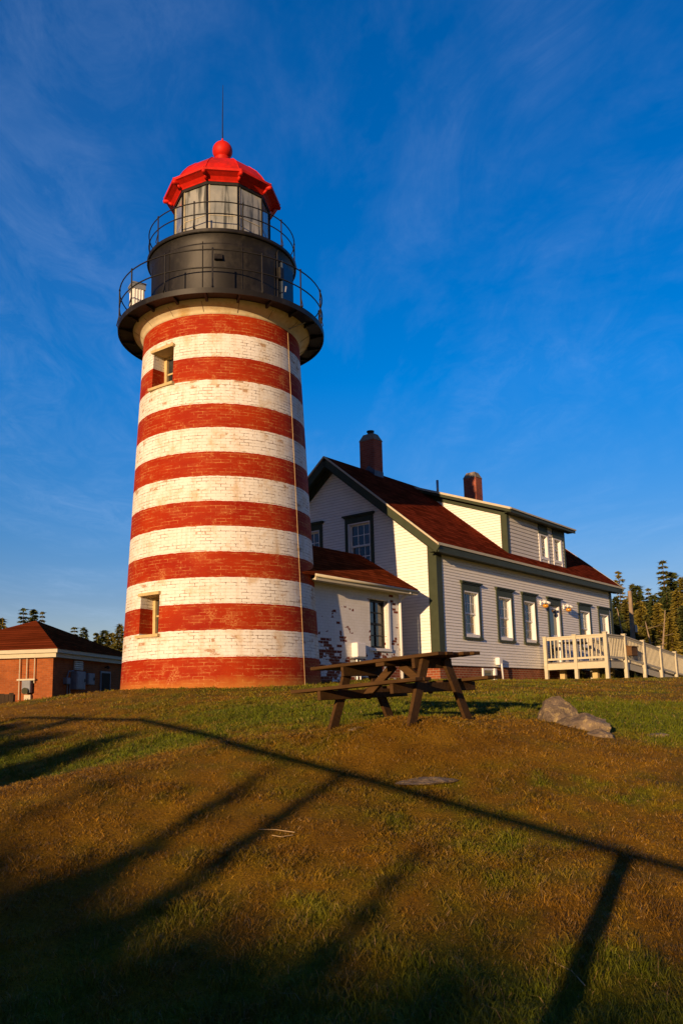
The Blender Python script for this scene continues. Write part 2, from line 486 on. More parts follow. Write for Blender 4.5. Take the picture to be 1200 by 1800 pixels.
M_TOWER = mat_tower()
M_PEEL = mat_peeling()
M_CORNICE = simple('cornice_paint', (0.74, 0.64, 0.42), 0.6, var=0.15, scale=3, dirt=(0.52, 0.30, 0.06), dirtamt=0.8, dscale=1.3)
M_BLACK = simple('black_iron_paint', (0.012, 0.0105, 0.0085), 0.5, var=0.4, scale=2.5, bump=0.2, spec=0.32, dirt=(0.05, 0.045, 0.036), dirtamt=0.6, dscale=1.8, stretch=(1, 1, .6))
M_RAIL = simple('railing_paint', (0.022, 0.021, 0.020), 0.45, var=0.3, scale=9)
M_RED = simple('red_enamel', (0.60, 0.016, 0.006), 0.55, var=0.2, scale=5, bump=0.12, spec=0.2, dirt=(0.22, 0.02, 0.012), dirtamt=0.7, dscale=2.2, stretch=(1, 1, .5))
M_PANE = mat_lantern_pane()
M_GLASS = mat_glass_dark()
def mat_clapboard(name, col, line):
    m = simple(name, col, 0.6, var=0.06, scale=2.5, stretch=(1, 1, 4), dirt=(0.66, 0.62, 0.53), dirtamt=0.35, dscale=1.2)
    nt = m.node_tree
    b = nt.nodes['Principled BSDF']
    src = b.inputs['Base Color'].links[0].from_socket
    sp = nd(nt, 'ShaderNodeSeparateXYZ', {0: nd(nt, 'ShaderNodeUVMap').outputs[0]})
    k = ramp(nt, sp.outputs[1], [(0.0, 1.0), (0.11, 0.85), (0.20, 0.0)])       # lap shadow line, with some grime, painted along each board's lower edge
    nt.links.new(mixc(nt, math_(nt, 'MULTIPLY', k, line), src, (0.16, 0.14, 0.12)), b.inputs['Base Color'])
    return m


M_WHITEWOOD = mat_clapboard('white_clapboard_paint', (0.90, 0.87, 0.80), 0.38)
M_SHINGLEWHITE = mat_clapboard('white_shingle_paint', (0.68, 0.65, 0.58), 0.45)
M_TRIM = simple('green_trim_paint', (0.050, 0.060, 0.034), 0.5, var=0.12, scale=4)
M_SASH = simple('white_sash_paint', (0.80, 0.79, 0.76), 0.45, var=0.05)
M_CREAM = simple('cream_frame_paint', (0.56, 0.42, 0.20), 0.6, var=0.2, scale=8)
M_ROOF = mat_shingle('red_roof_shingles', (0.125, 0.020, 0.008), 0.115)
M_ROOF2 = mat_shingle('brown_roof_shingles', (0.145, 0.028, 0.008), 0.10)
M_BRICK = mat_brick('foundation_brick', (0.30, 0.085, 0.035), (0.22, 0.055, 0.025), (0.34, 0.24, 0.16))
M_CHIM = mat_brick('chimney_brick', (0.40, 0.105, 0.060), (0.30, 0.075, 0.045), (0.30, 0.16, 0.12))
M_BLDG = mat_brick('orange_brick', (0.36, 0.105, 0.028), (0.27, 0.075, 0.022), (0.30, 0.13, 0.06))
M_CONC = simple('chimney_cap_mortar', (0.27, 0.22, 0.16), 0.9, var=0.25, scale=10, bump=0.3)
M_LEAD = simple('lead_flashing', (0.10, 0.11, 0.13), 0.5, metal=0.4, var=0.2)
M_GALV = simple('galvanised_metal', (0.36, 0.37, 0.38), 0.45, metal=0.5, var=0.2)
M_GREYBOX = simple('grey_cabinet_paint', (0.20, 0.22, 0.25), 0.5, var=0.15)
M_CURTAIN = simple('cream_curtain', (0.62, 0.50, 0.30), 0.9, var=0.25, scale=9, stretch=(6, 6, .4))
M_DECK = simple('deck_paint', (0.55, 0.50, 0.36), 0.65, var=0.12, scale=6, stretch=(1, 1, 3), dirt=(0.34, 0.29, 0.19), dirtamt=0.4, dscale=3)
M_FLOORW = mat_wood('deck_boards', (0.28, 0.25, 0.20))
M_TABLE = mat_wood('brown_table_boards', (0.085, 0.044, 0.015), 0.8)
M_DARKWOOD = mat_wood('dark_fence_boards', (0.06, 0.040, 0.024), 0.9, (10, 10, 1.2))
M_SIGNWOOD = mat_wood('sign_boards', (0.16, 0.085, 0.035), 0.8)
M_DOOR = simple('navy_door_paint', (0.03, 0.05, 0.09), 0.35, var=0.2)
M_AMBER = simple('amber_glass', (0.60, 0.27, 0.02), 0.15, var=0.1, spec=0.8)
M_BARK = mat_wood('spruce_bark', (0.20, 0.13, 0.075), 0.95, (9, 9, 1.5))
M_POLE = mat_wood('weathered_pole', (0.36, 0.27, 0.18), 0.9, (12, 12, 1.0))
M_NEEDLE = mat_needles('spruce_needles', (0.05, 0.055, 0.008), (0.26, 0.195, 0.022))
M_ROCK = mat_rock()
M_TWIG = simple('dry_twig', (0.42, 0.30, 0.16), 0.9)

# ------------------------------------------------------------------ ground
def lattice(seed, n=256):
    return np.random.RandomState(seed).rand(n, n)


_LAT = [lattice(s) for s in range(6)]


def noise2(x, y, k=0):
    L = _LAT[k % 6]
    x = np.asarray(x, float)
    y = np.asarray(y, float)
    xi = np.floor(x).astype(int)
    yi = np.floor(y).astype(int)
    fx = x - xi
    fy = y - yi
    fx = fx * fx * (3 - 2 * fx)
    fy = fy * fy * (3 - 2 * fy)
    a = L[xi % 256, yi % 256]
    b = L[(xi + 1) % 256, yi % 256]
    c = L[xi % 256, (yi + 1) % 256]
    d = L[(xi + 1) % 256, (yi + 1) % 256]
    return (a * (1 - fx) + b * fx) * (1 - fy) + (c * (1 - fx) + d * fx) * fy


def fbm(x, y, f, o=4, k=0):
    s = 0
    a = 1.0
    t = 0
    for i in range(o):
        s = s + a * noise2(x * f + 17.3 * i, y * f - 9.1 * i, k + i)
        t += a
        a *= 0.55
        f *= 2.07
    return s / t


class RBF:
    def __init__(s, P, z, lam=1e-3):
        P = np.array(P, float)
        n = len(P)
        s.P = P
        K = s.k(np.hypot(P[:, None, 0] - P[None, :, 0], P[:, None, 1] - P[None, :, 1])) + lam * np.eye(n)
        Q = np.c_[np.ones(n), P]
        A = np.block([[K, Q], [Q.T, np.zeros((3, 3))]])
        w = np.linalg.solve(A, np.r_[np.array(z, float), 0, 0, 0])
        s.w, s.c = w[:n], w[n:]

    def k(s, r):
        return r * r * np.log(r + 1e-9)

    def __call__(s, x, y):
        x = np.asarray(x, float)
        sh = x.shape
        x = x.ravel()
        y = np.asarray(y, float).ravel()
        out = np.empty(len(x))
        for i in range(0, len(x), 20000):
            a, b = x[i:i + 20000], y[i:i + 20000]
            r = np.hypot(a[:, None] - s.P[None, :, 0], b[:, None] - s.P[None, :, 1])
            out[i:i + 20000] = s.k(r) @ s.w + s.c[0] + s.c[1] * a + s.c[2] * b
        return out.reshape(sh)


GP = [  # x, y of the photograph, forward distance
    (0, 1800, 4.55), (300, 1800, 4.5), (600, 1800, 4.45), (900, 1800, 4.4), (1200, 1800, 4.35),
    (0, 1600, 5.75), (300, 1600, 5.75), (600, 1600, 5.7), (900, 1600, 5.6), (1200, 1600, 5.55),
    (0, 1480, 6.7), (250, 1450, 7.0), (600, 1450, 7.0), (1000, 1460, 6.9), (1200, 1480, 6.7),
    (0, 1410, 7.4), (150, 1372, 8.0), (290, 1334, 8.8), (430, 1306, 9.3), (560, 1287, 9.8),
    (0, 1392, 9.4), (150, 1345, 10.3), (300, 1308, 10.9), (430, 1285, 11.2),
    (0, 1300, 12.6), (150, 1280, 13.2), (300, 1255, 13.8), (450, 1250, 13.0),
    (600, 1350, 8.4), (800, 1350, 8.4), (1000, 1350, 8.4), (1200, 1350, 8.5),
    (585, 1283, 9.9), (708, 1271, 9.28), (682, 1262, 10.92), (812, 1262, 10.23),
    (950, 1272, 10.2), (1070, 1291, 10.0), (1180, 1290, 10.6), (1000, 1262, 11.2), (1180, 1250, 13),
    (850, 1240, 13), (680, 1240, 13), (1050, 1236, 14), (1190, 1228, 16.5),
    (388, 1212, 18.3), (530, 1208, 18.3), (250, 1212, 18.2), (120, 1228, 17.5), (40, 1243, 17),
    (650, 1212, 18.5), (850, 1208, 19), (1050, 1206, 21), (1200, 1206, 21),
]
_gp = [pix(*g) for g in GP]
_P = [(g[0], g[1]) for g in _gp]
_Z = [g[2] for g in _gp]
for (u_, v_, z_) in ((0, 0, .47), (3, -2.5, .56), (6.4, -2.6, .58), (10, -3, .61), (13.1, -4.6, .62), (16.7, -4.7, .66), (20.4, -4.7, .72), (14, 4, .6), (6, 7, .5), (24, -9, .7), (26, -2, .7)):
    p_ = uvw(u_, v_)
    _P.append(p_[:2])
    _Z.append(z_)
for x_, y_, z_ in ((-13, 24, -.25), (-11, 30, -.45), (-5, 34, .1), (-20, 30, -.8), (-16, 18, -.5), (-12, 12, -.95), (-12, 6, -1.5), (0, 1.5, -1.75), (6, 1.5, -1.85), (-6, 1.5, -1.75),
                   (10, 8, -.9), (13, 13, -.15), (17, 18, .35), (0, -6, -2.0), (12, -6, -2.0), (-12, -6, -2.0), (0, -30, -2.6), (-30, -30, -2.6), (30, -30, -2.6), (-40, 20, -1.6), (40, 20, .5),
                   (25, 50, .8), (0, 55, .5), (-30, 55, -.6), (50, 50, .8)):
    _P.append((x_, y_))
    _Z.append(z_)
_RB = RBF(_P, _Z, 0.01)


def ground_z(x, y):
    x = np.asarray(x, float)
    y = np.asarray(y, float)
    z = _RB(x, y)
    r = np.hypot(x, y - 15)
    far = 0.3 + 0.4 * np.clip(x / 60, -1.5, 1) + 0.5 * np.clip((y - 10) / 60, -1.5, .6)
    t = np.clip((r - 38) / 30, 0, 1)
    t = t * t * (3 - 2 * t)
    z = z * (1 - t) + far * t
    near = np.clip(1 - r / 40, 0, 1)
    return z + near * ((fbm(x, y, 1.3, 4, 1) - .5) * 0.10 + (fbm(x, y, 6.0, 3, 3) - .5) * 0.035)


def gz(x, y):
    return float(ground_z(np.array([x]), np.array([y]))[0])


GREEN = [(600, 1500, .35), (400, 1400, .12), (250, 1360, .05), (120, 1440, .05), (700, 1300, .05), (900, 1310, .05), (1100, 1330, .12), (850, 1430, .5), (1000, 1430, .25), (1150, 1450, .2),
         (930, 1410, .65), (800, 1370, .5), (450, 1480, .25), (300, 1650, .7), (600, 1700, .6), (900, 1600, .5), (1100, 1750, .75), (700, 1780, .9), (1000, 1780, .85), (350, 1600, .65), (150, 1700, .6),
         (560, 1680, .45), (1180, 1700, .25), (850, 1700, .6), (400, 1770, .6), (50, 1600, .15), (1000, 1560, .5),
         (400, 1272, .85), (300, 1262, .5), (500, 1240, .9), (700, 1250, .95), (850, 1240, .7), (1100, 1270, 1.05), (1180, 1285, 1.05), (1150, 1232, .6), (250, 1300, .75), (130, 1330, .8), (50, 1350, .85),
         (200, 1252, .3), (80, 1255, .25), (560, 1300, .3), (1000, 1300, .05)]
_gg = []
for gx, gy, gv in GREEN:
    r_ = FW * F_PX + RT * (gx - 600) - UP * (gy - CY)
    r_ = r_ / r_[1]
    ts = np.linspace(3.5, 24, 400)
    zz_ = ground_z(r_[0] * ts, ts)
    hit = np.nonzero(r_[2] * ts <= zz_)[0]
    d_ = ts[hit[0]] if len(hit) else 18.0
    _gg.append((r_[0] * d_, d_, gv))
for u_, v_, g_ in ((-1, -3, .5), (3, -4, .7), (8, -5, .5), (13, -6.5, .6), (18, -7, .5), (10, -9, .25), (16, -11, .45)):
    p_ = uvw(u_, v_)
    _gg.append((p_[0], p_[1], g_))
for x_, y_, g_ in ((-14, 20, .3), (0, 0, .6), (30, 30, .6), (-30, 30, .5), (0, -20, .6), (-20, 5, .5), (20, 5, .5)):
    _gg.append((x_, y_, g_))
_GR = RBF([(a, b) for a, b, c in _gg], [c for a, b, c in _gg], 0.3)


def pixground(x, y):
    r = FW * F_PX + RT * (x - 600) - UP * (y - CY)
    r = r / r[1]
    ts = np.linspace(3.0, 30, 2000)
    z = ground_z(r[0] * ts, ts)
    h = np.nonzero(r[2] * ts <= z)[0]
    d = ts[h[0]] if len(h) else 20.0
    return np.array([r[0] * d, d, gz(r[0] * d, d)])


def grass_colour(x, y):
    g = np.clip(_GR(x, y), -0.1, 1.1)
    g = g + (fbm(x, y, 0.9, 5, 2) - .5) * 1.2 + (fbm(x, y, 5.0, 3, 4) - .5) * 0.9
    g = np.clip(g, 0, 1)[:, None]
    g = g * g * (3 - 2 * g)
    k = fbm(x, y, 3.1, 3, 5)[:, None]
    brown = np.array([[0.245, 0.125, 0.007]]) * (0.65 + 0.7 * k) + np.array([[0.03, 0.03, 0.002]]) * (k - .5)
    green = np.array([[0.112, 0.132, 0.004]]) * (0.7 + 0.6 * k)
    return brown * (1 - g) + green * g, g[:, 0]


def axis(lo, hi, step, far):
    a = list(np.arange(lo, hi, step))
    s = step
    p = hi
    while p < far:
        a.append(p)
        s *= 1.22
        p += s
    s = step
    p = lo - step
    b = []
    while p > -far:
        b.append(p)
        s *= 1.22
        p -= s
    return np.array(b[::-1] + a)


gxs = axis(-8, 11, 0.085, 2600)
gys = axis(3.2, 23, 0.085, 2600)
GX, GY = np.meshgrid(gxs, gys)
GZ = ground_z(GX.ravel(), GY.ravel())
nx, ny = len(gxs), len(gys)
me = bpy.data.meshes.new('ground')
idx = np.arange(nx * ny).reshape(ny, nx)
quads = np.stack([idx[:-1, :-1], idx[:-1, 1:], idx[1:, 1:], idx[1:, :-1]], -1).reshape(-1, 4)
me.vertices.add(nx * ny)
me.vertices.foreach_set('co', np.c_[GX.ravel(), GY.ravel(), GZ].ravel())
me.loops.add(len(quads) * 4)
me.loops.foreach_set('vertex_index', quads.ravel())
me.polygons.add(len(quads))
me.polygons.foreach_set('loop_start', np.arange(len(quads)) * 4)
me.polygons.foreach_set('loop_total', np.full(len(quads), 4))
me.polygons.foreach_set('use_smooth', np.ones(len(quads), bool))
me.update(calc_edges=True)
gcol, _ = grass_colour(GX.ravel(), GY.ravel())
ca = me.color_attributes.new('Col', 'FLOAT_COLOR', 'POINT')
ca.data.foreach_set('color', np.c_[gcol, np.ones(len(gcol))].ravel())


def mat_turf(name, gain, bump):
    m, nt, b, tc = material(name)
    at = nd(nt, 'ShaderNodeVertexColor', layer_name='Col')
    n = nd(nt, 'ShaderNodeTexNoise', {'Vector': tc.outputs['Object'], 'Scale': 38.0, 'Detail': 6.0, 'Roughness': 0.75})
    mp = nd(nt, 'ShaderNodeMapping', {'Vector': tc.outputs['Object'], 'Scale': (1, 1, 0.2)})
    n2 = nd(nt, 'ShaderNodeTexNoise', {'Vector': mp.outputs[0], 'Scale': 130.0, 'Detail': 3.0})
    k = math_(nt, 'ADD', math_(nt, 'MULTIPLY', n.outputs[0], 1.2), math_(nt, 'MULTIPLY', n2.outputs[0], 0.5))
    c = mixc(nt, 1.0, at.outputs[0], ramp(nt, k, [(0.45, gain * 0.35), (1.15, gain * 1.5)]), 'MULTIPLY')
    nt.links.new(c, b.inputs['Base Color'])
    b.inputs['Roughness'].default_value = 0.9
    b.inputs['Specular IOR Level'].default_value = 0.1
    if bump:
        bp = nd(nt, 'ShaderNodeBump', {'Height': k, 'Strength': bump, 'Distance': 0.04})
        nt.links.new(bp.outputs[0], b.inputs['Normal'])
    return m


me.materials.append(mat_turf('turf_soil', 1.0, 1.0))
go = bpy.data.objects.new('ground', me)
COL.objects.link(go)
go['kind'] = 'structure'


# grass: single blades over the lawn the photograph shows
def blades(n, ylo, yhi, hmin, hmax, wid, seed, lean, power=1.0, vlo=.6):
    rs = np.random.RandomState(seed)
    y = ylo + (yhi - ylo) * rs.rand(n) ** power
    x = (rs.rand(n) * 2 - 1) * y * 0.46
    m = int(n * 0.55)                                 # thinning out to both sides of the view
    y2 = ylo + (yhi - ylo) * rs.rand(m) ** power
    x2 = np.sign(rs.rand(m) - .5) * y2 * (0.46 + 0.75 * rs.rand(m) ** 1.5)
    x, y = np.r_[x, x2], np.r_[y, y2]
    n = len(x)
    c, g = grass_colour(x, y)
    cl = fbm(x, y, 2.6, 3, 1)
    keep = rs.rand(n) < np.clip(0.62 + 0.38 * g + (cl - .5) * 1.2, .15, 1)
    x, y, c, g, cl = x[keep], y[keep], c[keep], g[keep], cl[keep]
    n = len(x)
    z = ground_z(x, y) - 0.004
    tuft = np.clip((fbm(x, y, 8.0, 3, 0) - .42) * 5, 0, 1)
    h = (0.6 + 1.0 * tuft) * (hmin + (hmax - hmin) * rs.rand(n) ** 1.6) * (0.72 + 0.48 * g) * (0.6 + 0.9 * cl)
    a = rs.rand(n) * 2 * np.pi
    le = lean * (0.5 + rs.rand(n)) * np.where(g > .5, 1.0, 1.5)
    w = wid * (0.6 + 0.8 * rs.rand(n))
    f = rs.rand(n) * 2 * np.pi
    dx, dy = np.cos(a), np.sin(a)
    wx, wy = np.cos(f) * w, np.sin(f) * w
    b0 = np.c_[x - wx, y - wy, z]
    b1 = np.c_[x + wx, y + wy, z]
    mx, my = x + dx * h * le * .45, y + dy * h * le * .45
    m0 = np.c_[mx - wx * .75, my - wy * .75, z + h * .62]
    m1 = np.c_[mx + wx * .75, my + wy * .75, z + h * .62]
    t = np.c_[x + dx * h * le * 1.25, y + dy * h * le * 1.25, z + h * np.clip(1.05 - .35 * le, .35, 1)]
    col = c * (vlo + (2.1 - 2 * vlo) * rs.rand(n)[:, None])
    straw = rs.rand(n) < 0.09 * (1.4 - g)
    col[straw] = np.array([0.30, 0.19, 0.07]) * (0.7 + .5 * rs.rand(straw.sum())[:, None])
    return np.stack([b0, b1, m0, m1, t], 1), col


parts = [blades(120000, 3.9, 6.6, .014, .060, .0019, 1, .7), blades(200000, 6.2, 9.6, .012, .045, .0024, 2, .8), blades(200000, 9.2, 15.0, .012, .045, .0036, 3, .8, 1.0, .75), blades(90000, 14.5, 27.0, .014, .05, .006, 4, .7, 1.0, .8)]
VB = np.concatenate([p[0] for p in parts])
CB = np.concatenate([p[1] for p in parts])
nb = len(VB)
gm = bpy.data.meshes.new('grass')
gm.vertices.add(nb * 5)
gm.vertices.foreach_set('co', VB.ravel())
base = (np.arange(nb) * 5)[:, None]
loops = np.concatenate([base + np.array([[0, 1, 3, 2]]), base + np.array([[2, 3, 4]])], 1)
gm.loops.add(nb * 7)
gm.loops.foreach_set('vertex_index', loops.ravel())
gm.polygons.add(nb * 2)
ls = np.stack([np.arange(nb) * 7, np.arange(nb) * 7 + 4], 1).ravel()
gm.polygons.foreach_set('loop_start', ls)
gm.polygons.foreach_set('loop_total', np.tile([4, 3], nb))
gm.update(calc_edges=True)
ca = gm.color_attributes.new('Col', 'FLOAT_COLOR', 'POINT')
cv5 = np.repeat(CB, 5, 0)
ca.data.foreach_set('color', np.c_[cv5, np.ones(len(cv5))].ravel())
gmat, gnt, gb, gtc = material('grass_blades')
gat = nd(gnt, 'ShaderNodeVertexColor', layer_name='Col')
gnt.links.new(gat.outputs[0], gb.inputs['Base Color'])
gb.inputs['Roughness'].default_value = 0.65
gb.inputs['Specular IOR Level'].default_value = 0.25
gm.materials.append(gmat)
gobj = bpy.data.objects.new('grass', gm)
COL.objects.link(gobj)
tag(gobj, 'short patchy lawn grass, part green and part brown, over the whole mound', 'grass', kind='stuff')

# ------------------------------------------------------------------ lighthouse
LH = thing('lighthouse', (T[0], T[1], 0.2), 0, 'tall red and white banded brick lighthouse with black gallery and red lantern roof', 'lighthouse')
LO = (T[0], T[1], 0.2)
PHI = math.atan2(-T[1], -T[0])                       # towards the camera


def Rz(z):
    return 2.417 - 0.04646 * (z - Z_BAND0)


def P3(R, a, z):
    return (T[0] + R * math.cos(a), T[1] + R * math.sin(a), z)


WINS = [(math.radians(-136.0), math.radians(-116.0), 7.68, 8.66), (math.radians(-134.5), math.radians(-118.8), 1.63, 2.60)]
NI = 0.47                                            # depth of the window niches
angs = sorted(set([round(-math.pi + 2 * math.pi * i / 144, 5) for i in range(145)] + [round(a, 5) for w in WINS for a in w[:2]]))
zs = sorted(set(list(np.linspace(0.2, 9.46, 48)) + [z for w in WINS for z in w[2:]]))
tw = MB()
for j in range(len(zs)):
    for a in angs:
        tw.v.append(P3(Rz(zs[j]), a, zs[j]))
        tw.uv.append((a * 2.25 + 10, zs[j]))
na = len(angs)
for j in range(len(zs) - 1):
    for i in range(na - 1):
        zc, ac = (zs[j] + zs[j + 1]) / 2, (angs[i] + angs[i + 1]) / 2
        if any(w[0] < ac < w[1] and w[2] < zc < w[3] for w in WINS):
            continue
        tw.f.append((j * na + i, j * na + i + 1, (j + 1) * na + i + 1, (j + 1) * na + i))
NICHE = []
for a0, a1, z0, z1 in WINS:
    am = (a0 + a1) / 2
    inw = np.array([-math.cos(am), -math.sin(am), 0])
    lat = np.array([-math.sin(am), math.cos(am), 0])
    zz2 = sorted([z for z in zs if z0 <= z <= z1])
    aa2 = sorted([a for a in angs if a0 - 1e-4 <= a <= a1 + 1e-4])
    Rm = Rz((z0 + z1) / 2)
    cback = np.array(P3(Rm, am, 0)) + inw * NI

    def back(p):
        p = np.array(p)
        d = (cback - p) @ inw
        return tuple(p + inw * d)
    for a in (a0, a1):                               # side reveals keep the bands
        o = len(tw.v)
        for z in zz2:
            p = P3(Rz(z), a, z)
            s_ = 1 if a == a1 else -1
            tw.v += [p, back(p)]
            tw.uv += [(a * 2.25 + 10, z), (a * 2.25 + 10 + NI, z)]
        for k in range(len(zz2) - 1):
            f = (o + 2 * k, o + 2 * k + 1, o + 2 * k + 3, o + 2 * k + 2)
            tw.f.append(f if a == a0 else f[::-1])
    for z in (z0, z1):
        o = len(tw.v)
        for a in aa2:
            p = P3(Rz(z), a, z)
            tw.v += [p, back(p)]
            tw.uv += [(a * 2.25 + 10, 0.60), (a * 2.25 + 10, 0.60 + NI * .3)] if z == z0 else [(a * 2.25 + 10, z1), (a * 2.25 + 10, z1 + NI)]
        for k in range(len(aa2) - 1):
            tw.f.append((o + 2 * k, o + 2 * k + 2, o + 2 * k + 3, o + 2 * k + 1))
    NICHE.append((am, z0, z1, cback, lat, inw, (a1 - a0) * Rm / 2))
wall = tw.build('tower_wall', M_TOWER, LH, LO, smooth=True, autosmooth=30)
for am, z0, z1, cb, lat, inw, hw in NICHE:
    fr = MB()
    def q(s, z, d):                                  # s along, d outward from the back of the niche
        p = cb + lat * s - inw * d
        return (p[0], p[1], z)
    for s0, s1, za, zb in ((-hw, -hw + .09, z0, z1), (hw - .09, hw, z0, z1), (-hw + .09, hw - .09, z1 - .10, z1), (-hw + .09, hw - .09, z0, z0 + .08)):
        vs = [q(s, z, d) for d in (-.04, .07) for (s, z) in ((s0, za), (s1, za), (s1, zb), (s0, zb))]
        fr.add(vs, [(3, 2, 1, 0), (4, 5, 6, 7), (0, 1, 5, 4), (1, 2, 6, 5), (2, 3, 7, 6), (3, 0, 4, 7)])
    for s0, s1, za, zb in ((-.015, .015, z0 + .08, z1 - .1), (-hw + .09, hw - .09, (z0 + z1) / 2 - .02, (z0 + z1) / 2 + .02)):
        vs = [q(s, z, d) for d in (-.02, .03) for (s, z) in ((s0, za), (s1, za), (s1, zb), (s0, zb))]
        fr.add(vs, [(3, 2, 1, 0), (4, 5, 6, 7), (0, 1, 5, 4), (1, 2, 6, 5), (2, 3, 7, 6), (3, 0, 4, 7)])
    fo = fr.build('window_frame', M_CREAM, LH, LO)
    g = MB().quad(q(-hw, z0, .0), q(hw, z0, .0), q(hw, z1, .0), q(-hw, z1, .0)).build('pane', M_GLASS, fo, (0, 0, 0))
    g.data.transform(Matrix.Translation(Vector((-LO[0], -LO[1], -LO[2]))))
    sl = MB()
    vs = [q(s, z, d) for d in (.05, NI + .07) for (s, z) in ((-hw - .06, z0 - .05), (hw + .06, z0 - .05), (hw + .06, z0 + .015), (-hw - .06, z0 + .015))]
    sl.add(vs, [(3, 2, 1, 0), (4, 5, 6, 7), (0, 1, 5, 4), (1, 2, 6, 5), (2, 3, 7, 6), (3, 0, 4, 7)])
    sl.build('window_sill', M_CREAM, LH, LO)
    lt = MB()
    vs = [q(s, z, d) for d in (.05, NI + .02) for (s, z) in ((-hw - .03, z1 - .05), (hw + .03, z1 - .05), (hw + .03, z1 + .02), (-hw - .03, z1 + .02))]
    lt.add(vs, [(3, 2, 1, 0), (4, 5, 6, 7), (0, 1, 5, 4), (1, 2, 6, 5), (2, 3, 7, 6), (3, 0, 4, 7)])
    lt.build('lintel', M_CREAM, LH, LO)

DZ = 9.70                                            # lower gallery floor
MB().lathe([(2.02, 9.35), (2.05, 9.36), (2.065, 9.40), (2.12, 9.45), (2.20, 9.50), (2.28, 9.56), (2.31, 9.62)], 96, c=T[:2]).build('cornice', M_CORNICE, LH, LO, smooth=True)
for i in range(16):
    a = PHI + math.radians(10 + 22.5 * i)
    cj = MB().tube([P3(r + .003, a, z) for r, z in ((2.065, 9.40), (2.12, 9.45), (2.20, 9.50), (2.28, 9.56))], .008, 4)
    cj.build('cornice_joint', M_CONC, LH, LO)
MB().lathe([(1.9, 9.62), (2.66, 9.63), (2.66, 9.57), (2.69, 9.57), (2.70, 9.70), (1.9, 9.70)], 96, c=T[:2]).build('gallery_deck', M_BLACK, LH, LO, smooth=True, autosmooth=35)
for i in range(20):
    a = PHI + math.radians(9 + 18 * i)
    b = MB()
    c_, s_ = math.cos(a), math.sin(a)
    side = Vector((-s_, c_, 0))
    pr = [P3(r, a, z) for r, z in ((2.33, 9.622), (2.655, 9.622), (2.655, 9.59), (2.52, 9.575), (2.33, 9.52))]
    vs = [Vector(p) + side * .03 for p in pr] + [Vector(p) - side * .03 for p in pr]
    b.add(vs, [(0, 1, 2, 3, 4), (9, 8, 7, 6, 5)] + [(i2, i2 + 5, (i2 + 1) % 5 + 5, (i2 + 1) % 5) for i2 in range(5)])
    b.build('bracket', M_BLACK, LH, LO)
UZ = 11.66                                           # upper gallery floor
MB().lathe([(1.86, DZ), (1.90, DZ + .003), (1.90, DZ + .10), (1.865, DZ + .12), (1.865, UZ - .42), (1.875, UZ - .40), (1.875, UZ - .36), (1.865, UZ - .34), (1.88, UZ - .22), (1.93, UZ - .12)], 96, c=T[:2]).build('watch_room', M_BLACK, LH, LO, smooth=True, autosmooth=30)
MB().lathe([(1.90, UZ - .12), (1.97, UZ - .11), (1.985, UZ - .09), (1.985, UZ - .02), (1.96, UZ), (1.1, UZ)], 96, c=T[:2]).build('upper_gallery_deck', M_BLACK, LH, LO, smooth=True, autosmooth=30)
for i in range(12):
    a = PHI + math.radians(15 + 30 * i)
    MB().tube([P3(1.868, a, DZ + .12), P3(1.868, a, UZ - .3)], .012, 4).build('plate_seam', M_BLACK, LH, LO)


def railing(name, R, z0, hs_, n, off, rr):
    root = MB()
    for h in hs_:
        root.tube([P3(R, 2 * math.pi * i / 72, z0 + h) for i in range(72)], rr, 6, closed=True)
    r = root.build(name, M_RAIL, LH, LO, smooth=True)
    for i in range(n):
        a = PHI + off + 2 * math.pi * i / n
        p = MB().tube([P3(R, a, z0 - .06), P3(R, a, z0 + hs_[0])], rr * 1.15, 6)
        p.tube([P3(R, a, z0 + hs_[0]), P3(R, a, z0 + hs_[0] + .05)], [rr * 1.7, rr * 1.2], 6)
        p.tube([P3(R, a, z0 - .06), P3(R, a, z0 + .05)], rr * 2.0, 6)
        p.tube([P3(R + .01, a, z0 + .25), P3(R + .06, a, z0 + .02), P3(R + .02, a, z0 - .05)], rr * .8, 5)
        o = p.build('railing_post', M_RAIL, r)
        o.data.transform(Matrix.Translation(Vector((-LO[0], -LO[1], -LO[2]))))


railing('gallery_railing', 2.66, DZ, (0.98, 0.52), 14, math.radians(-5), .017)
railing('lantern_railing', 1.94, UZ, (0.72, 0.40), 10, math.radians(-21), .015)

# vent hood, door, fittings on the watch room
vb = MB()
a = PHI + math.radians(-3)
ca_, sa_ = math.cos(a), math.sin(a)


def dr(R, a, s, z):                                  # near-drum point: s metres sideways
    return (T[0] + R * math.cos(a) - s * math.sin(a), T[1] + R * math.sin(a) + s * math.cos(a), z)


vb.add([dr(1.86, a, -.10, 10.84), dr(1.86, a, .10, 10.84), dr(1.86, a, .10, 11.0), dr(1.86, a, -.10, 11.0), dr(1.96, a, -.10, 10.84), dr(1.96, a, .10, 10.84), dr(1.91, a, .10, 11.0), dr(1.91, a, -.10, 11.0)],
       [(4, 5, 6, 7), (0, 4, 7, 3), (5, 1, 2, 6), (7, 6, 2, 3), (0, 1, 5, 4)])
vb.build('vent_hood', M_BLACK, LH, LO)
a = PHI + math.radians(62)
door = MB()
for s0, s1, z0, z1, r0, r1 in ((-.34, .34, DZ + .12, 11.3, 1.80, 1.915),):
    vs = [dr(r, a, s, z) for r in (r0, r1) for (s, z) in ((s0, z0), (s1, z0), (s1, z1), (s0, z1))]
    door.add(vs, [(4, 5, 6, 7), (0, 1, 5, 4), (1, 2, 6, 5), (2, 3, 7, 6), (3, 0, 4, 7)])
do = door.build('gallery_door', M_DOOR, LH, LO, bevel=.01)
hd = MB().tube([dr(1.95, a, -.26, 10.45), dr(1.97, a, -.26, 10.6)], .02, 6)
ho = hd.build('handle', M_GALV, do)
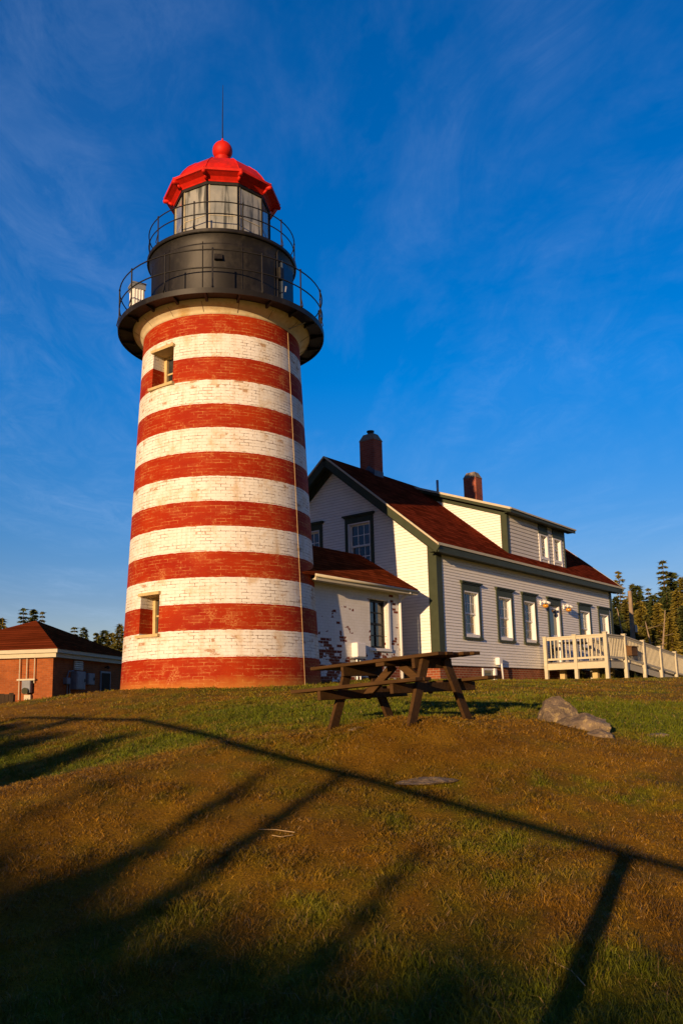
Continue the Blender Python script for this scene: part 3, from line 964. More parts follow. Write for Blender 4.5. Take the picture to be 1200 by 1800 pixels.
ho.data.transform(Matrix.Translation(Vector((-LO[0], -LO[1], -LO[2]))))
for da, top in ((47, 11.45), (77, 11.2)):
    a = PHI + math.radians(da)
    MB().tube([P3(1.90, a, DZ), P3(1.90, a, top), P3(1.93, a + .03, top + .16)], .016, 6).build('conduit', M_RAIL, LH, LO)
a = PHI + math.radians(50)
bx = MB()
vs = [dr(r, a, s, z) for r in (1.86, 1.98) for (s, z) in ((-.07, 10.75), (.07, 10.75), (.07, 11.05), (-.07, 11.05))]
bx.add(vs, [(4, 5, 6, 7), (0, 1, 5, 4), (1, 2, 6, 5), (2, 3, 7, 6), (3, 0, 4, 7)])
bx.build('junction_box', M_RAIL, LH, LO)

# lantern: ten sides
NL = 10


def dec(R, z, k, h=0.5):
    a = PHI + 2 * math.pi * (k + h) / NL
    return np.array(P3(R, a, z))


LB, LT = UZ, 13.40
for R, z0, z1 in ((1.31, LB, LB + .22), (1.30, LT - .09, LT)):
    fr = MB()
    for k in range(NL):
        p, q_ = dec(R, z0, k), dec(R, z0, k + 1)
        p2, q2 = dec(R, z1, k), dec(R, z1, k + 1)
        fr.quad(p, q_, q2, p2)
        fr.quad(p2, q2, dec(1.1, z1, k + 1), dec(1.1, z1, k))
    fr.build('lantern_sill' if z0 == LB else 'lantern_head', M_BLACK, LH, LO)
for k in range(NL):
    p, q_ = dec(1.262, LB + .2, k), dec(1.262, LB + .2, k + 1)
    p2, q2 = dec(1.262, LT - .05, k), dec(1.262, LT - .05, k + 1)
    MB().quad(p, q_, q2, p2).build('lantern_pane', M_PANE, LH, LO)
    m = MB()
    for da, rr, mt in ((0, .030, 0),):
        m.tube([dec(1.28, LB + .2, k), dec(1.28, LT - .05, k)], .022, 4)
    mo = m.build('mullion', M_BLACK, LH, LO)
    st = MB()
    t_ = (q_ - p) / np.linalg.norm(q_ - p)
    outn = (p + q_) / 2 - np.array([T[0], T[1], LB + .2])
    outn /= np.linalg.norm(outn)
    for e, sg in ((p, 1),):
        b0 = e + t_ * sg * .055 + outn * .012
        st.bar(b0, b0 + np.array([0, 0, LT - LB - .25]), .016, .012, side=t_)
    st.bar((p + t_ * .06 + outn * .01) + [0, 0, .60], (q_ - t_ * .06 + outn * .01) + [0, 0, .60], .008, .008, side=outn)
    so = st.build('glazing_strip', M_CORNICE, mo)
    so.data.transform(Matrix.Translation(Vector((-LO[0], -LO[1], -LO[2]))))
rf = MB()
prof = [(1.24, 13.40), (1.31, 13.39), (1.33, 13.42), (1.40, 13.49), (1.52, 13.545), (1.57, 13.56), (1.58, 13.62), (1.48, 13.66), (1.37, 13.77), (1.27, 13.94), (1.11, 14.15), (.88, 14.36), (.58, 14.51), (.30, 14.58), (.0, 14.60)]
for i in range(len(prof) - 1):
    for k in range(NL):
        rf.quad(dec(prof[i][0], prof[i][1], k), dec(prof[i][0], prof[i][1], k + 1), dec(prof[i + 1][0], prof[i + 1][1], k + 1), dec(prof[i + 1][0], prof[i + 1][1], k))
roof = rf.build('lantern_roof', M_RED, LH, LO)
for k in range(NL):
    sm_ = MB().tube([dec(R + .004, z, k) for R, z in prof[6:-1]], .013, 5)
    sm_.build('roof_seam', M_RED, roof, LO)
for k in range(NL):
    a = PHI + 2 * math.pi * (k + .5) / NL
    g = MB().tube([P3(1.38, a, 13.53), P3(1.46, a, 13.53), P3(1.54, a, 13.52), P3(1.59, a, 13.51)], [.05, .065, .06, .04], 8)
    g.tube([P3(1.34, a, 13.42), P3(1.44, a, 13.50)], .04, 6)
    go_ = g.build('spout_head', M_RED, roof, smooth=True)
    go_.data.transform(Matrix.Translation(Vector((-LO[0], -LO[1], -LO[2]))))
ball = [(.26, 14.58), (.235, 14.64), (.205, 14.70), (.20, 14.84), (.215, 14.90)]
zc, rb = 15.14, .275
ball += [(rb * math.cos(t), zc + rb * math.sin(t)) for t in np.linspace(-.85, 1.45, 16)]
ball += [(.035, 15.42), (.025, 15.52), (.0, 15.53)]
MB().lathe(ball, 32, c=T[:2]).build('vent_ball', M_RED, LH, LO, smooth=True, autosmooth=50)
MB().tube([P3(0, 0, 15.45), P3(.0, 0, 16.2), (T[0] + .012, T[1], 17.2)], [.018, .014, .006], 6).build('lightning_rod', M_RAIL, LH, LO)
# lightning conductor down the wall
a0, a1 = math.radians(-28.6), math.radians(-31.0)
MB().tube([P3(Rz(z) + .010, a0 + (a1 - a0) * (9.4 - z) / 9, z) for z in np.linspace(9.42, .3, 16)], .006, 5).build('conductor_strap', M_CREAM, LH, LO)
MB().tube([P3(Rz(9.4) + .02, a0, 9.40), P3(2.30, a0 + .02, 9.45), P3(2.50, a0 + .05, 9.52)], .014, 5).build('conductor_bend', M_GALV, LH, LO)

# white equipment cabinet on the lower gallery, by the railing
a = PHI + math.radians(-69)
cx_, cy_, _z = P3(2.30, a, 0)
CB_ = thing('equipment_cabinet', (cx_, cy_, DZ), a, 'white ribbed equipment cabinet with grey hood on the lower gallery of the lighthouse', 'cabinet')
CB_.scale = (.72, .72, .95)
c_ = MB().box((-.20, -.22, .02), (.20, .22, .92))
for i in range(4):
    c_.bar((-.205, -.17 + .11 * i, .06), (-.205, -.17 + .11 * i, .88), .03, .03)
    c_.bar((.205, -.17 + .11 * i, .06), (.205, -.17 + .11 * i, .88), .03, .03)
    c_.bar((-.15 + .1 * i, .225, .06), (-.15 + .1 * i, .225, .88), .03, .03)
c_.build('cabinet_body', M_SASH, CB_, bevel=.008)
MB().box((-.26, -.27, .92), (.26, .27, .97)).box((-.24, -.25, .78), (.24, .25, .92)).build('hood', M_GREYBOX, CB_, bevel=.006)
MB().box((-.24, -.26, -.0), (.24, .26, .03)).build('base', M_BLACK, CB_)

# ------------------------------------------------------------------ keeper's house
HO = (6.46, -2.30, 0.45)
HOUSE = thing('keepers_house', uvw(*HO), YAW, 'long white clapboard house with dark green trim and red shingle roof behind the lighthouse', 'house')
UG, UE, VF, VB_, VA = 6.46, 20.10, -2.30, 5.40, 1.55
RS = 0.82


def roof_z(v):
    return 4.58 + RS * (v + 2.65) if v <= VA else 4.58 + RS * (2 * VA - v + 2.65)


def clap(mb, P, slo, shi, z0, z1, holes, ex=0.092, lip=0.016, board_ends=None):
    """courses of overlapping boards with openings; P(s, z, d) maps into space, d outward"""
    n = max(1, round((z1 - z0) / ex))
    for i in range(n):
        a, b = z0 + (z1 - z0) * i / n, z0 + (z1 - z0) * (i + 1) / n
        cuts = sorted({a, b, *[h for H in holes for h in H[2:] if a + .004 < h < b - .004]})
        for za, zb in zip(cuts[:-1], cuts[1:]):
            zm = (za + zb) / 2
            l0, h0 = slo(za), shi(za)
            l1, h1 = slo(zb), shi(zb)
            if h0 - l0 < .01 and h1 - l1 < .01:
                continue
            segs = [(None, None)]
            cutsx = sorted([(H[0], H[1]) for H in holes if H[2] < zm < H[3]])
            xs = []
            cur = None
            for x0, x1 in cutsx:
                xs.append((cur, x0))
                cur = x1
            xs.append((cur, None))
            for x0, x1 in xs:
                al, bl = (l0, l1) if x0 is None else (max(x0, l0), max(x0, l1))
                ah, bh = (h0, h1) if x1 is None else (min(x1, h0), min(x1, h1))
                if ah - al < .002 and bh - bl < .002:
                    continue
                ah, bh = max(ah, al), max(bh, bl)
                da, db = lip * (b - za) / (b - a), lip * (b - zb) / (b - a)
                mb.add([P(al, za, da), P(ah, za, da), P(bh, zb, db), P(bl, zb, db)], [(0, 1, 2, 3)])
                ka, kb_ = (za - a) / (b - a), (zb - a) / (b - a)
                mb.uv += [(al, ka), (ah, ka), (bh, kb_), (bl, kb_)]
                if za == a:
                    mb.add([P(al, za, 0), P(ah, za, 0), P(ah, za, da), P(al, za, da)], [(0, 1, 2, 3)])
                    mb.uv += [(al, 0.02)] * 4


def pbox(mb, P, s0, s1, z0, z1, d0, d1):
    vs = [P(s, z, d) for d in (d0, d1) for (s, z) in ((s0, z0), (s1, z0), (s1, z1), (s0, z1))]
    mb.add(vs, [(3, 2, 1, 0), (4, 5, 6, 7), (0, 1, 5, 4), (1, 2, 6, 5), (2, 3, 7, 6), (3, 0, 4, 7)])


def window(parent, off, P, s0, s1, z0, z1, cols=3, rows=2, head=.27, case=.12, trim=None, depth=.11, cap=True, side_case=True, mat_trim=None, curtain=None):
    """sash window in the opening s0..s1, z0..z1: casing, white sashes, panes"""
    mt = mat_trim or M_TRIM
    f = MB()
    if side_case:
        pbox(f, P, s0 - case, s0, z0 - .07, z1 + head, -.02, .040)
        pbox(f, P, s1, s1 + case, z0 - .07, z1 + head, -.02, .040)
        pbox(f, P, s0, s1, z1, z1 + head, -.02, .038)
        pbox(f, P, s0 - case - .02, s1 + case + .02, z0 - .13, z0 - .06, -.02, .075)
    if cap:
        pbox(f, P, s0 - case - .07, s1 + case + .07, z1 + head - .01, z1 + head + .035, -.02, .115)
        pbox(f, P, s0 - case - .035, s1 + case + .035, z1 + head - .05, z1 + head - .012, -.02, .075)
    wf = f.build('window_frame', mt, parent, off)
    j = MB()                                          # white jamb and sashes
    pbox(j, P, s0, s0 + .035, z0, z1, -depth - .05, .032)
    pbox(j, P, s1 - .035, s1, z0, z1, -depth - .05, .032)
    pbox(j, P, s0 + .035, s1 - .035, z1 - .04, z1, -depth - .05, .030)
    pbox(j, P, s0 + .035, s1 - .035, z0 - .06, z0 + .045, -depth - .05, .028)
    zm = (z0 + z1) / 2
    for za, zb, dd in ((z0 + .045, zm + .02, -depth), (zm - .02, z1 - .04, -depth + .04)):
        a, b = s0 + .035, s1 - .035
        pbox(j, P, a, a + .055, za, zb, dd - .035, dd)
        pbox(j, P, b - .055, b, za, zb, dd - .035, dd)
        pbox(j, P, a + .055, b - .055, za, za + .055, dd - .035, dd - .001)
        pbox(j, P, a + .055, b - .055, zb - .045, zb, dd - .035, dd - .001)
        for c in range(1, cols):
            x = a + .055 + (b - a - .11) * c / cols
            pbox(j, P, x - .012, x + .012, za + .055, zb - .045, dd - .03, dd - .004)
        for r in range(1, rows):
            z = za + .055 + (zb - za - .10) * r / rows
            pbox(j, P, a + .055, b - .055, z - .012, z + .012, dd - .03, dd - .006)
    so = j.build('sash', M_SASH, wf, off)
    g = MB()
    for za, zb, dd in ((z0 + .045, zm + .02, -depth - .018), (zm - .02, z1 - .04, -depth + .022)):
        g.quad(P(s0 + .035, za, dd), P(s1 - .035, za, dd), P(s1 - .035, zb, dd), P(s0 + .035, zb, dd))
    g.build('pane', M_GLASS, wf, off)
    if curtain:
        q_ = MB()
        dd = -depth - .016
        k0, k1 = curtain
        a, b = s0 + .09 + (s1 - s0 - .18) * k0, s1 - .09
        q_.quad(P(a, z0 + .10, dd), P(b, z0 + .10, dd), P(b, z0 + (z1 - z0) * k1, dd), P(a + .02, z0 + (z1 - z0) * k1, dd))
        q_.build('curtain', M_CURTAIN, wf, off)
    return wf


def PL(s, z, d):
    return (s, VF - d, z)


def PG(s, z, d):
    return (UG - d, s, z)


def PR(s, z, d):
    return (UE + d, s, z)


def PBk(s, z, d):
    return (s, VB_ + d, z)


ZS, ZT = 1.04, 4.40
wins_long = [(7.95, 8.84, 1.98, 3.36), (10.16, 11.05, 1.98, 3.36), (11.99, 12.82, 1.98, 3.36), (16.74, 17.66, 1.98, 3.36), (18.70, 19.60, 1.98, 3.36)]
DOORH = (13.98, 14.88, 1.26, 3.36)
wins_gab = [(.06, .95, 4.20, 5.70), (2.15, 3.04, 4.20, 5.70)]
hw = MB()
clap(hw, PL, lambda z: UG, lambda z: UE, ZS, ZT, wins_long + [DOORH])


def gl(z):
    return VF if z < ZT else max(VF, (z - 4.58 + .16) / RS - 2.65)


def gh(z):
    return VB_ if z < ZT else min(VB_, 2 * VA - ((z - 4.58 + .16) / RS - 2.65))


clap(hw, PG, gl, gh, ZS, 7.80, wins_gab)
clap(hw, PR, gl, gh, ZS, 7.80, [])
clap(hw, PBk, lambda z: UG, lambda z: UE, ZS, ZT, [])
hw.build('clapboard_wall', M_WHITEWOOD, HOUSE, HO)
fd = MB().box((UG + .04, VF + .04, .2), (UE - .04, VB_ - .04, ZS - .002))
fd.build('brick_foundation', M_BRICK, HOUSE, HO)
for P_, s0, s1, zt_, d1_ in ((PL, UG - .032, UG + .27, 4.36, .034), (PL, UE - .20, UE + .03, 4.36, .034), (PG, VF, VF + .27, 4.62, .032), (PG, VB_ - .27, VB_, 4.62, .032), (PR, VF, VF + .24, 4.60, .03), (PR, VB_ - .24, VB_, 4.60, .03)):
    tr = MB()
    pbox(tr, P_, s0, s1, ZS - .03, zt_, 0, d1_)
    tr.build('corner_board', M_TRIM, HOUSE, HO)
OU0, OU1 = 6.02, 20.62
rf = MB()
for sg in (-1, 1):
    def vv(v):
        return v if sg < 0 else 2 * VA - v
    a, b = -2.66, VA
    za, zb = roof_z(a), roof_z(b)
    th = .07
    pts = [(OU0, vv(a), za), (OU1, vv(a), za), (OU1, vv(b), zb), (OU0, vv(b), zb)]
    low = [(x, y, z - th) for x, y, z in pts]
    rf.add(pts + low, [(0, 1, 2, 3), (7, 6, 5, 4), (0, 4, 5, 1), (1, 5, 6, 2), (3, 2, 6, 7), (0, 3, 7, 4)])
roof = rf.build('shingle_roof', M_ROOF, HOUSE, HO)
fa = MB()
for sg in (-1, 1):
    def vv(v):
        return v if sg < 0 else 2 * VA - v
    # eave fascia and soffit
    fa.box((OU0 + .06, vv(-2.655), 4.30), (OU1 - .06, vv(-2.615), 4.50))
    fa.box((OU0 + .06, vv(-2.615), 4.33), (OU1 - .06, vv(-2.295), 4.36))
    for uu in (OU0 + .03, OU1 - .03):
        a, b = (uu, vv(-2.655), roof_z(-2.655) - .20), (uu, vv(VA), roof_z(VA) - .20)
        fa.bar(a, b, .05, .23, side=(1, 0, 0))
    for u0, u1, fu in ((OU0 + .055, UG - .005, UG - .03), (UE + .005, OU1 - .055, UE + .03)):
        a, b = ((u0 + u1) / 2, vv(-2.655), roof_z(-2.655) - .205), ((u0 + u1) / 2, vv(VA), roof_z(VA) - .205)
        fa.bar(a, b, abs(u1 - u0), .02, side=(1, 0, 0))
        a, b = (fu, vv(-2.30), roof_z(-2.30) - .34), (fu, vv(VA), roof_z(VA) - .34)
        fa.bar(a, b, .05, .24, side=(1, 0, 0))
fa.build('fascia_boards', M_TRIM, HOUSE, HO)
dp = MB()
for sg in (-1, 1):
    def vv(v):
        return v if sg < 0 else 2 * VA - v
    for uu in (OU0 - .012, OU1 + .012):
        dp.bar((uu, vv(-2.67), roof_z(-2.67) - .02), (uu, vv(VA), roof_z(VA) - .02), .03, .05, side=(1, 0, 0))
    dp.box((OU0, vv(-2.69), roof_z(-2.66) - .075), (OU1, vv(-2.655), roof_z(-2.66) + .002))
dp.build('drip_edge', M_DECK, HOUSE, HO)
for w, cu in zip(wins_long, ((.66, .44), (.6, .46), (.62, .47), (.45, .48), (.35, .48))):
    window(HOUSE, HO, PL, *w, head=.26, curtain=cu)
for w in wins_gab:
    window(HOUSE, HO, PG, *w, head=.24)
# door with a glazed white storm door
d0, d1, dz0, dz1 = DOORH
f = MB()
pbox(f, PL, d0 - .12, d0, dz0 - .04, dz1 + .26, -.02, .040)
pbox(f, PL, d1, d1 + .12, dz0 - .04, dz1 + .26, -.02, .040)
pbox(f, PL, d0, d1, dz1, dz1 + .26, -.02, .038)
pbox(f, PL, d0 - .19, d1 + .19, dz1 + .25, dz1 + .295, -.02, .115)
dfm = f.build('door_frame', M_TRIM, HOUSE, HO)
f = MB()
pbox(f, PL, d0, d0 + .10, dz0, dz1, -.10, -.05)
pbox(f, PL, d1 - .10, d1, dz0, dz1, -.10, .03)
pbox(f, PL, d0 + .10, d1 - .10, dz1 - .12, dz1, -.10, -.052)
pbox(f, PL, d0 + .10, d1 - .10, dz0, dz0 + .28, -.10, -.052)
pbox(f, PL, d0 + .10, d1 - .10, dz0 + .95, dz0 + 1.03, -.10, -.052)
dfo = f.build('storm_door', M_SASH, HOUSE, HO)
MB().quad(PL(d0 + .05, dz0 + .1, -.08), PL(d1 - .05, dz0 + .1, -.08), PL(d1 - .05, dz1 - .05, -.08), PL(d0 + .05, dz1 - .05, -.08)).build('pane', M_GLASS, dfo, HO)
h = MB().tube([PL(d0 + .13, 2.2, -.05), PL(d0 + .13, 2.2, 0), PL(d0 + .22, 2.2, 0)], .014, 6)
h.build('handle', M_GALV, dfo, HO)
# chimneys
for n_, (u0, u1, v0, v1, zb, zt, pot) in enumerate(((8.48, 8.99, 1.31, 1.93, 7.4, 9.15, True), (15.62, 16.14, 1.31, 1.90, 7.4, 9.18, False))):
    ch = MB().box((u0, v0, zb), (u1, v1, zt))
    co = ch.build('chimney', M_CHIM, HOUSE, HO)
    cp = MB()
    a = .02
    b_ = [(u0 - a, v0 - a, zt + .002), (u1 + a, v0 - a, zt + .002), (u1 + a, v1 + a, zt + .002), (u0 - a, v1 + a, zt + .002)]
    m_ = [(u0 + .10, v0 + .10, zt + .26), (u1 - .10, v0 + .10, zt + .26), (u1 - .10, v1 - .10, zt + .26), (u0 + .10, v1 - .10, zt + .26)]
    cp.add(b_ + m_, [(0, 1, 5, 4), (1, 2, 6, 5), (2, 3, 7, 6), (3, 0, 4, 7), (4, 5, 6, 7), (3, 2, 1, 0)])
    cp.build('chimney_cap', M_CONC, co, HO)
    if pot:
        cu, cv_ = (u0 + u1) / 2, (v0 + v1) / 2
        MB().tube([(cu, cv_, zt + .2), (cu, cv_, zt + .36)], .11, 10).tube([(cu, cv_, zt + .36), (cu, cv_, zt + .40)], .14, 10).build('flue', M_BLACK, co, HO)
    fl = MB()
    for (p, q_) in (((u0 - .012, v0 - .012), (u0 - .012, v1)), ((u0 - .012, v0 - .012), (u1 + .012, v0 - .012)), ((u1 + .012, v0 - .012), (u1 + .012, v1))):
        pts = [p, q_]
        vm = [(p[0], p[1])]
        if p[1] < VA < q_[1]:
            vm.append((p[0], VA))
        vm.append(q_)
        for A, B in zip(vm[:-1], vm[1:]):
            fl.quad((*A, roof_z(A[1]) - .05), (*B, roof_z(B[1]) - .05), (*B, roof_z(B[1]) + .20), (*A, roof_z(A[1]) + .20))
    fl.build('flashing', M_LEAD, co, HO)
MB().tube([(12.98, VA, 7.9), (12.98, VA, 8.56)], .05, 8).build('vent_pipe', M_GALV, HOUSE, HO, smooth=True)
# dormer
DU0, DU1, DV = 11.39, 16.10, -2.14


def dz(v):
    return 6.50 + .365 * (v + 2.45)


def PD(s, z, d):
    return (s, DV - d, z)


def PC(s, z, d):
    return (DU0 - d, s, z)


def PC2(s, z, d):
    return (DU1 + d, s, z)


zr = roof_z(DV) - .03
dwin = [(13.97, 14.57, 5.14, 6.02), (15.13, 15.75, 5.14, 6.02)]
df = MB()
clap(df, PD, lambda z: DU0, lambda z: DU1, zr, dz(DV) - .08, dwin, ex=.13, lip=.018)
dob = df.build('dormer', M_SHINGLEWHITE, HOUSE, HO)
for P_ in (PC, PC2):
    dw = MB()
    clap(dw, P_, lambda z: max(DV, (z - dz(DV) + .10) / .365 + DV), lambda z: (z - 4.58) / RS - 2.65 + .03, zr, 7.75, [])
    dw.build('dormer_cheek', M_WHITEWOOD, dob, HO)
for w in dwin:
    window(dob, HO, PD, *w, cols=2, rows=3, head=.02, case=.0, cap=False, side_case=False)
dt = MB()
pbox(dt, PD, DU0 - .03, DU0 + .12, zr, dz(DV) - .06, 0, .035)
pbox(dt, PD, DU1 - .07, DU1 + .03, zr, dz(DV) - .06, 0, .035)
pbox(dt, PD, 13.85, 14.60, 6.024, dz(DV) - .1, 0, .036)
pbox(dt, PD, 15.04, DU1 - .07, 6.024, dz(DV) - .1, 0, .036)
pbox(dt, PC, DV, DV + .20, zr, dz(DV) - .06, 0, .032)
dt.bar((DU0 - .018, DV, dz(DV) - .21), (DU0 - .018, 1.2, dz(1.2) - .21), .032, .24, side=(1, 0, 0))
dt.bar((DU0 - .13, -2.44, dz(-2.44) - .10), (DU0 - .13, VA, dz(VA) - .10), .24, .02, side=(1, 0, 0))
dt.bar((DU0 - .25, -2.44, dz(-2.44) - .10), (DU0 - .25, VA - .0, dz(VA) - .10), .03, .11, side=(1, 0, 0))
dt.bar((DU1 + .42, -2.44, dz(-2.44) - .10), (DU1 + .42, VA, dz(VA) - .10), .03, .11, side=(1, 0, 0))
dt.box((DU0 - .24, -2.46, dz(-2.45) - .15), (DU1 + .43, -2.43, dz(-2.45) - .05))
dt.box((DU0 - .2, -2.43, dz(-2.45) - .13), (DU1 + .4, DV - .01, dz(-2.45) - .11))
dt.build('dormer_trim', M_TRIM, dob, HO)
dc = MB()
pbox(dc, PD, 13.85, 13.965, zr, 6.02, 0, .03)
pbox(dc, PD, 14.575, 14.66, zr, 6.02, 0, .03)
pbox(dc, PD, 15.04, 15.125, zr, 6.02, 0, .03)
pbox(dc, PD, 15.755, 15.84, zr, 6.02, 0, .03)
dc.build('dormer_casing', M_SASH, dob, HO)
dr_ = MB()
a, b = -2.47, VA + .05
pts = [(DU0 - .27, a, dz(a)), (DU1 + .45, a, dz(a)), (DU1 + .45, b, dz(b)), (DU0 - .27, b, dz(b))]
low = [(x, y, z - .05) for x, y, z in pts]
dr_.add(pts + low, [(0, 1, 2, 3), (7, 6, 5, 4), (0, 4, 5, 1), (1, 5, 6, 2), (3, 2, 6, 7), (0, 3, 7, 4)])
dr_.build('dormer_roof', M_ROOF, dob, HO)
de = MB()
de.bar((DU0 - .285, -2.48, dz(-2.48) - .02), (DU0 - .285, VA, dz(VA) - .02), .03, .075, side=(1, 0, 0))
de.box((DU0 - .27, -2.50, dz(-2.47) - .045), (DU1 + .45, -2.468, dz(-2.47) + .01))
de.build('dormer_drip_edge', M_DECK, dob, HO)
# wall lamps either side of the door
for lu in (13.34, 15.30):
    lm = MB()
    pbox(lm, PL, lu - .06, lu + .06, 3.30, 3.46, 0, .05)
    lm.tube([PL(lu, 3.40, .05), PL(lu, 3.47, .14), PL(lu, 3.42, .22)], .02, 6)
    lo_ = lm.build('wall_lamp', M_SASH, HOUSE, HO)
    for sx in (-.14, .14):
        sh = MB().tube([PL(lu + sx * .5, 3.43, .16), PL(lu + sx, 3.40, .22), PL(lu + sx * 1.5, 3.36, .27)], [.025, .042, .058], 10)
        sh.build('lamp_shade', M_SASH, lo_, HO, smooth=True)
    gb_ = MB().tube([PL(lu, 3.34, .20), PL(lu, 3.29, .20), PL(lu, 3.22, .20), PL(lu, 3.19, .20)], [.05, .12, .10, .05], 10)
    gb_.build('lamp_glass', M_AMBER, lo_, HO, smooth=True)
# cellar window, white vent pipe at the foot of the wall
bwf = MB()


def PF(s, z, d):
    return (s, VF + .04 - d, z)


pbox(bwf, PF, 8.95, 9.02, .52, .99, 0, .05)
pbox(bwf, PF, 9.62, 9.74, .52, .99, 0, .10)
pbox(bwf, PF, 9.02, 9.62, .93, .99, 0, .048)
pbox(bwf, PF, 9.02, 9.62, .52, .58, 0, .048)
cw = bwf.build('cellar_window', M_SASH, HOUSE, HO)
MB().quad(PF(9.02, .58, .02), PF(9.62, .58, .02), PF(9.62, .93, .02), PF(9.02, .93, .02)).build('pane', M_GLASS, cw, HO)
vp = MB().tube([PL(9.95, .45, .16), PL(9.90, 1.14, .16), PL(9.90, 1.2, .02)], .035, 8)
vpo = vp.build('white_drain_pipe', M_SASH, HOUSE, HO, smooth=True)
hv = MB()
pbox(hv, PL, 9.76, 10.00, 1.10, 1.34, 0, .16)
hv.build('vent_hood', M_SASH, vpo, HO, bevel=.02)

# ------------------------------------------------------------------ brick workroom between lighthouse and house
KO = (3.0, -1.98, 0.45)
WORK = thing('brick_workroom', uvw(KO[0] + .06, KO[1] + .09, KO[2]), YAW, 'low white painted brick workroom with peeling paint and red roof beside the lighthouse', 'workroom')
KV0, KV1, KU0, KU1, KR = -1.98, 1.32, .4, 5.0, -.33


def PK(s, z, d):
    return (s, KV0 - d, z)


def k_z(v):
    return 3.16 + .62 * (v + 2.38) if v <= KR else 3.16 + .62 * (2 * KR - v + 2.38)


WH = (3.60, 4.42, 1.46, 2.80)
kb = MB()


def holed(mb, P, s0, s1, z0, z1, H, depth):
    a, b, c, d = H
    for q_ in (((s0, z0), (s1, z0), (s1, c), (s0, c)), ((s0, d), (s1, d), (s1, z1), (s0, z1)), ((s0, c), (a, c), (a, d), (s0, d)), ((b, c), (s1, c), (s1, d), (b, d))):
        mb.quad(*[P(s, z, 0) for s, z in q_])
    for p, q_ in (((a, c), (a, d)), ((a, d), (b, d)), ((b, d), (b, c)), ((b, c), (a, c))):
        mb.quad(P(*p, 0), P(*q_, 0), P(*q_, -depth), P(*p, -depth))


holed(kb, PK, KU0, KU1, .2, 3.05, WH, .22)
kb.quad((KU1, KV0, .2), (KU1, KV1, .2), (KU1, KV1, 3.05), (KU1, KR, k_z(KR) - .12), (KU1, KV0, 3.05))
kb.quad((KU0, KV1, .2), (KU1, KV1, .2), (KU1, KV1, 3.05), (KU0, KV1, 3.05))
kb.build('brick_wall', M_PEEL, WORK, KO)
kr = MB()
for sg in (-1, 1):
    def vv(v):
        return v if sg < 0 else 2 * KR - v
    pts = [(KU0, vv(-2.38), k_z(-2.38)), (5.42, vv(-2.38), k_z(-2.38)), (5.42, KR, k_z(KR)), (KU0, KR, k_z(KR))]
    low = [(x, y, z - .05) for x, y, z in pts]
    kr.add(pts + low, [(0, 1, 2, 3), (7, 6, 5, 4), (0, 4, 5, 1), (1, 5, 6, 2), (3, 2, 6, 7), (0, 3, 7, 4)])
kr.build('shingle_roof', M_ROOF2, WORK, KO)
kf = MB()
kf.box((.9, -2.37, 3.00), (5.40, -2.33, 3.13))
kf.box((.9, -2.33, 3.02), (5.40, KV0 - .003, 3.05))
kf.bar((5.40, -2.37, k_z(-2.37) - .10), (5.40, KR, k_z(KR) - .10), .03, .12, side=(1, 0, 0))
kf.bar((5.40, KR, k_z(KR) - .10), (5.40, 2 * KR + 2.37, k_z(-2.37) - .10), .03, .12, side=(1, 0, 0))
kf.build('fascia_board', M_DECK, WORK, KO)
gt = MB().tube([(.86, -2.40, 3.12), (5.42, -2.40, 3.09)], .035, 8)
gt.build('gutter', M_DECK, WORK, KO, smooth=True)
ds = MB().tube([(5.02, -2.38, 3.05), (4.97, -2.10, 2.90), (4.965, -2.035, 2.80), (4.965, -2.035, .5)], .042, 8)
ds.build('downspout', M_SASH, WORK, KO, smooth=True)
wf = MB()
a, b, c, d = WH
for s0, s1, z0, z1 in ((a, a + .07, c, d), (b - .07, b, c, d), (a + .07, b - .07, d - .07, d), (a + .07, b - .07, c, c + .07), (a + .07, b - .07, (c + d) / 2 - .03, (c + d) / 2 + .03), ((a + b) / 2 - .02, (a + b) / 2 + .02, c, d),
                       (a + .07, b - .07, c + .34, c + .37), (a + .07, b - .07, d - .37, d - .34)):
    pbox(wf, PK, s0, s1, z0, z1, -.17 + (.0 if s1 - s0 > .1 else .002), -.12)
wfo = wf.build('window_frame', M_BLACK, WORK, KO)
MB().quad(PK(a, c, -.15), PK(b, c, -.15), PK(b, d, -.15), PK(a, d, -.15)).build('pane', M_GLASS, wfo, KO)
sl = MB()
pbox(sl, PK, a - .06, b + .10, c - .08, c, -.1, .05)
sl.build('window_sill', M_SASH, WORK, KO)
jm = MB()
pbox(jm, PK, b - .0, b + .10, c, d + .03, -.02, .03)
jm.build('window_casing', M_SASH, WORK, KO)
ub = MB()
pbox(ub, PK, 2.74, 3.12, 1.18, 1.56, 0, .20)
ubo = ub.build('utility_box', M_SASH, WORK, KO, bevel=.02)
up_ = MB()
for s_ in (2.86, 3.0):
    up_.tube([PK(s_, 1.2, .08), PK(s_, .4, .08)], .028, 6)
pbox(up_, PK, 2.66, 3.2, 1.15, 1.18, 0, .17)
up_.build('conduit', M_GALV, ubo, KO)

# ------------------------------------------------------------------ deck and ramp
DO = (13.12, -4.66, 0.45)
DECK = thing('wooden_deck', uvw(*DO), YAW, 'cream painted wooden deck with railing and long access ramp before the house', 'deck')
gzd = {}
DFZ = 1.24


def post(u_, v_, top, name='railing_post', w=.115):
    p = uvw(u_, v_)
    zg = gz(p[0], p[1]) - .15
    m = MB().box((u_ - w / 2, v_ - w / 2, zg), (u_ + w / 2, v_ + w / 2, top - .03))
    m.box((u_ - w / 2 - .02, v_ - w / 2 - .02, top - .03), (u_ + w / 2 + .02, v_ + w / 2 + .02, top))
    m.build(name, M_DECK, DECK, DO)


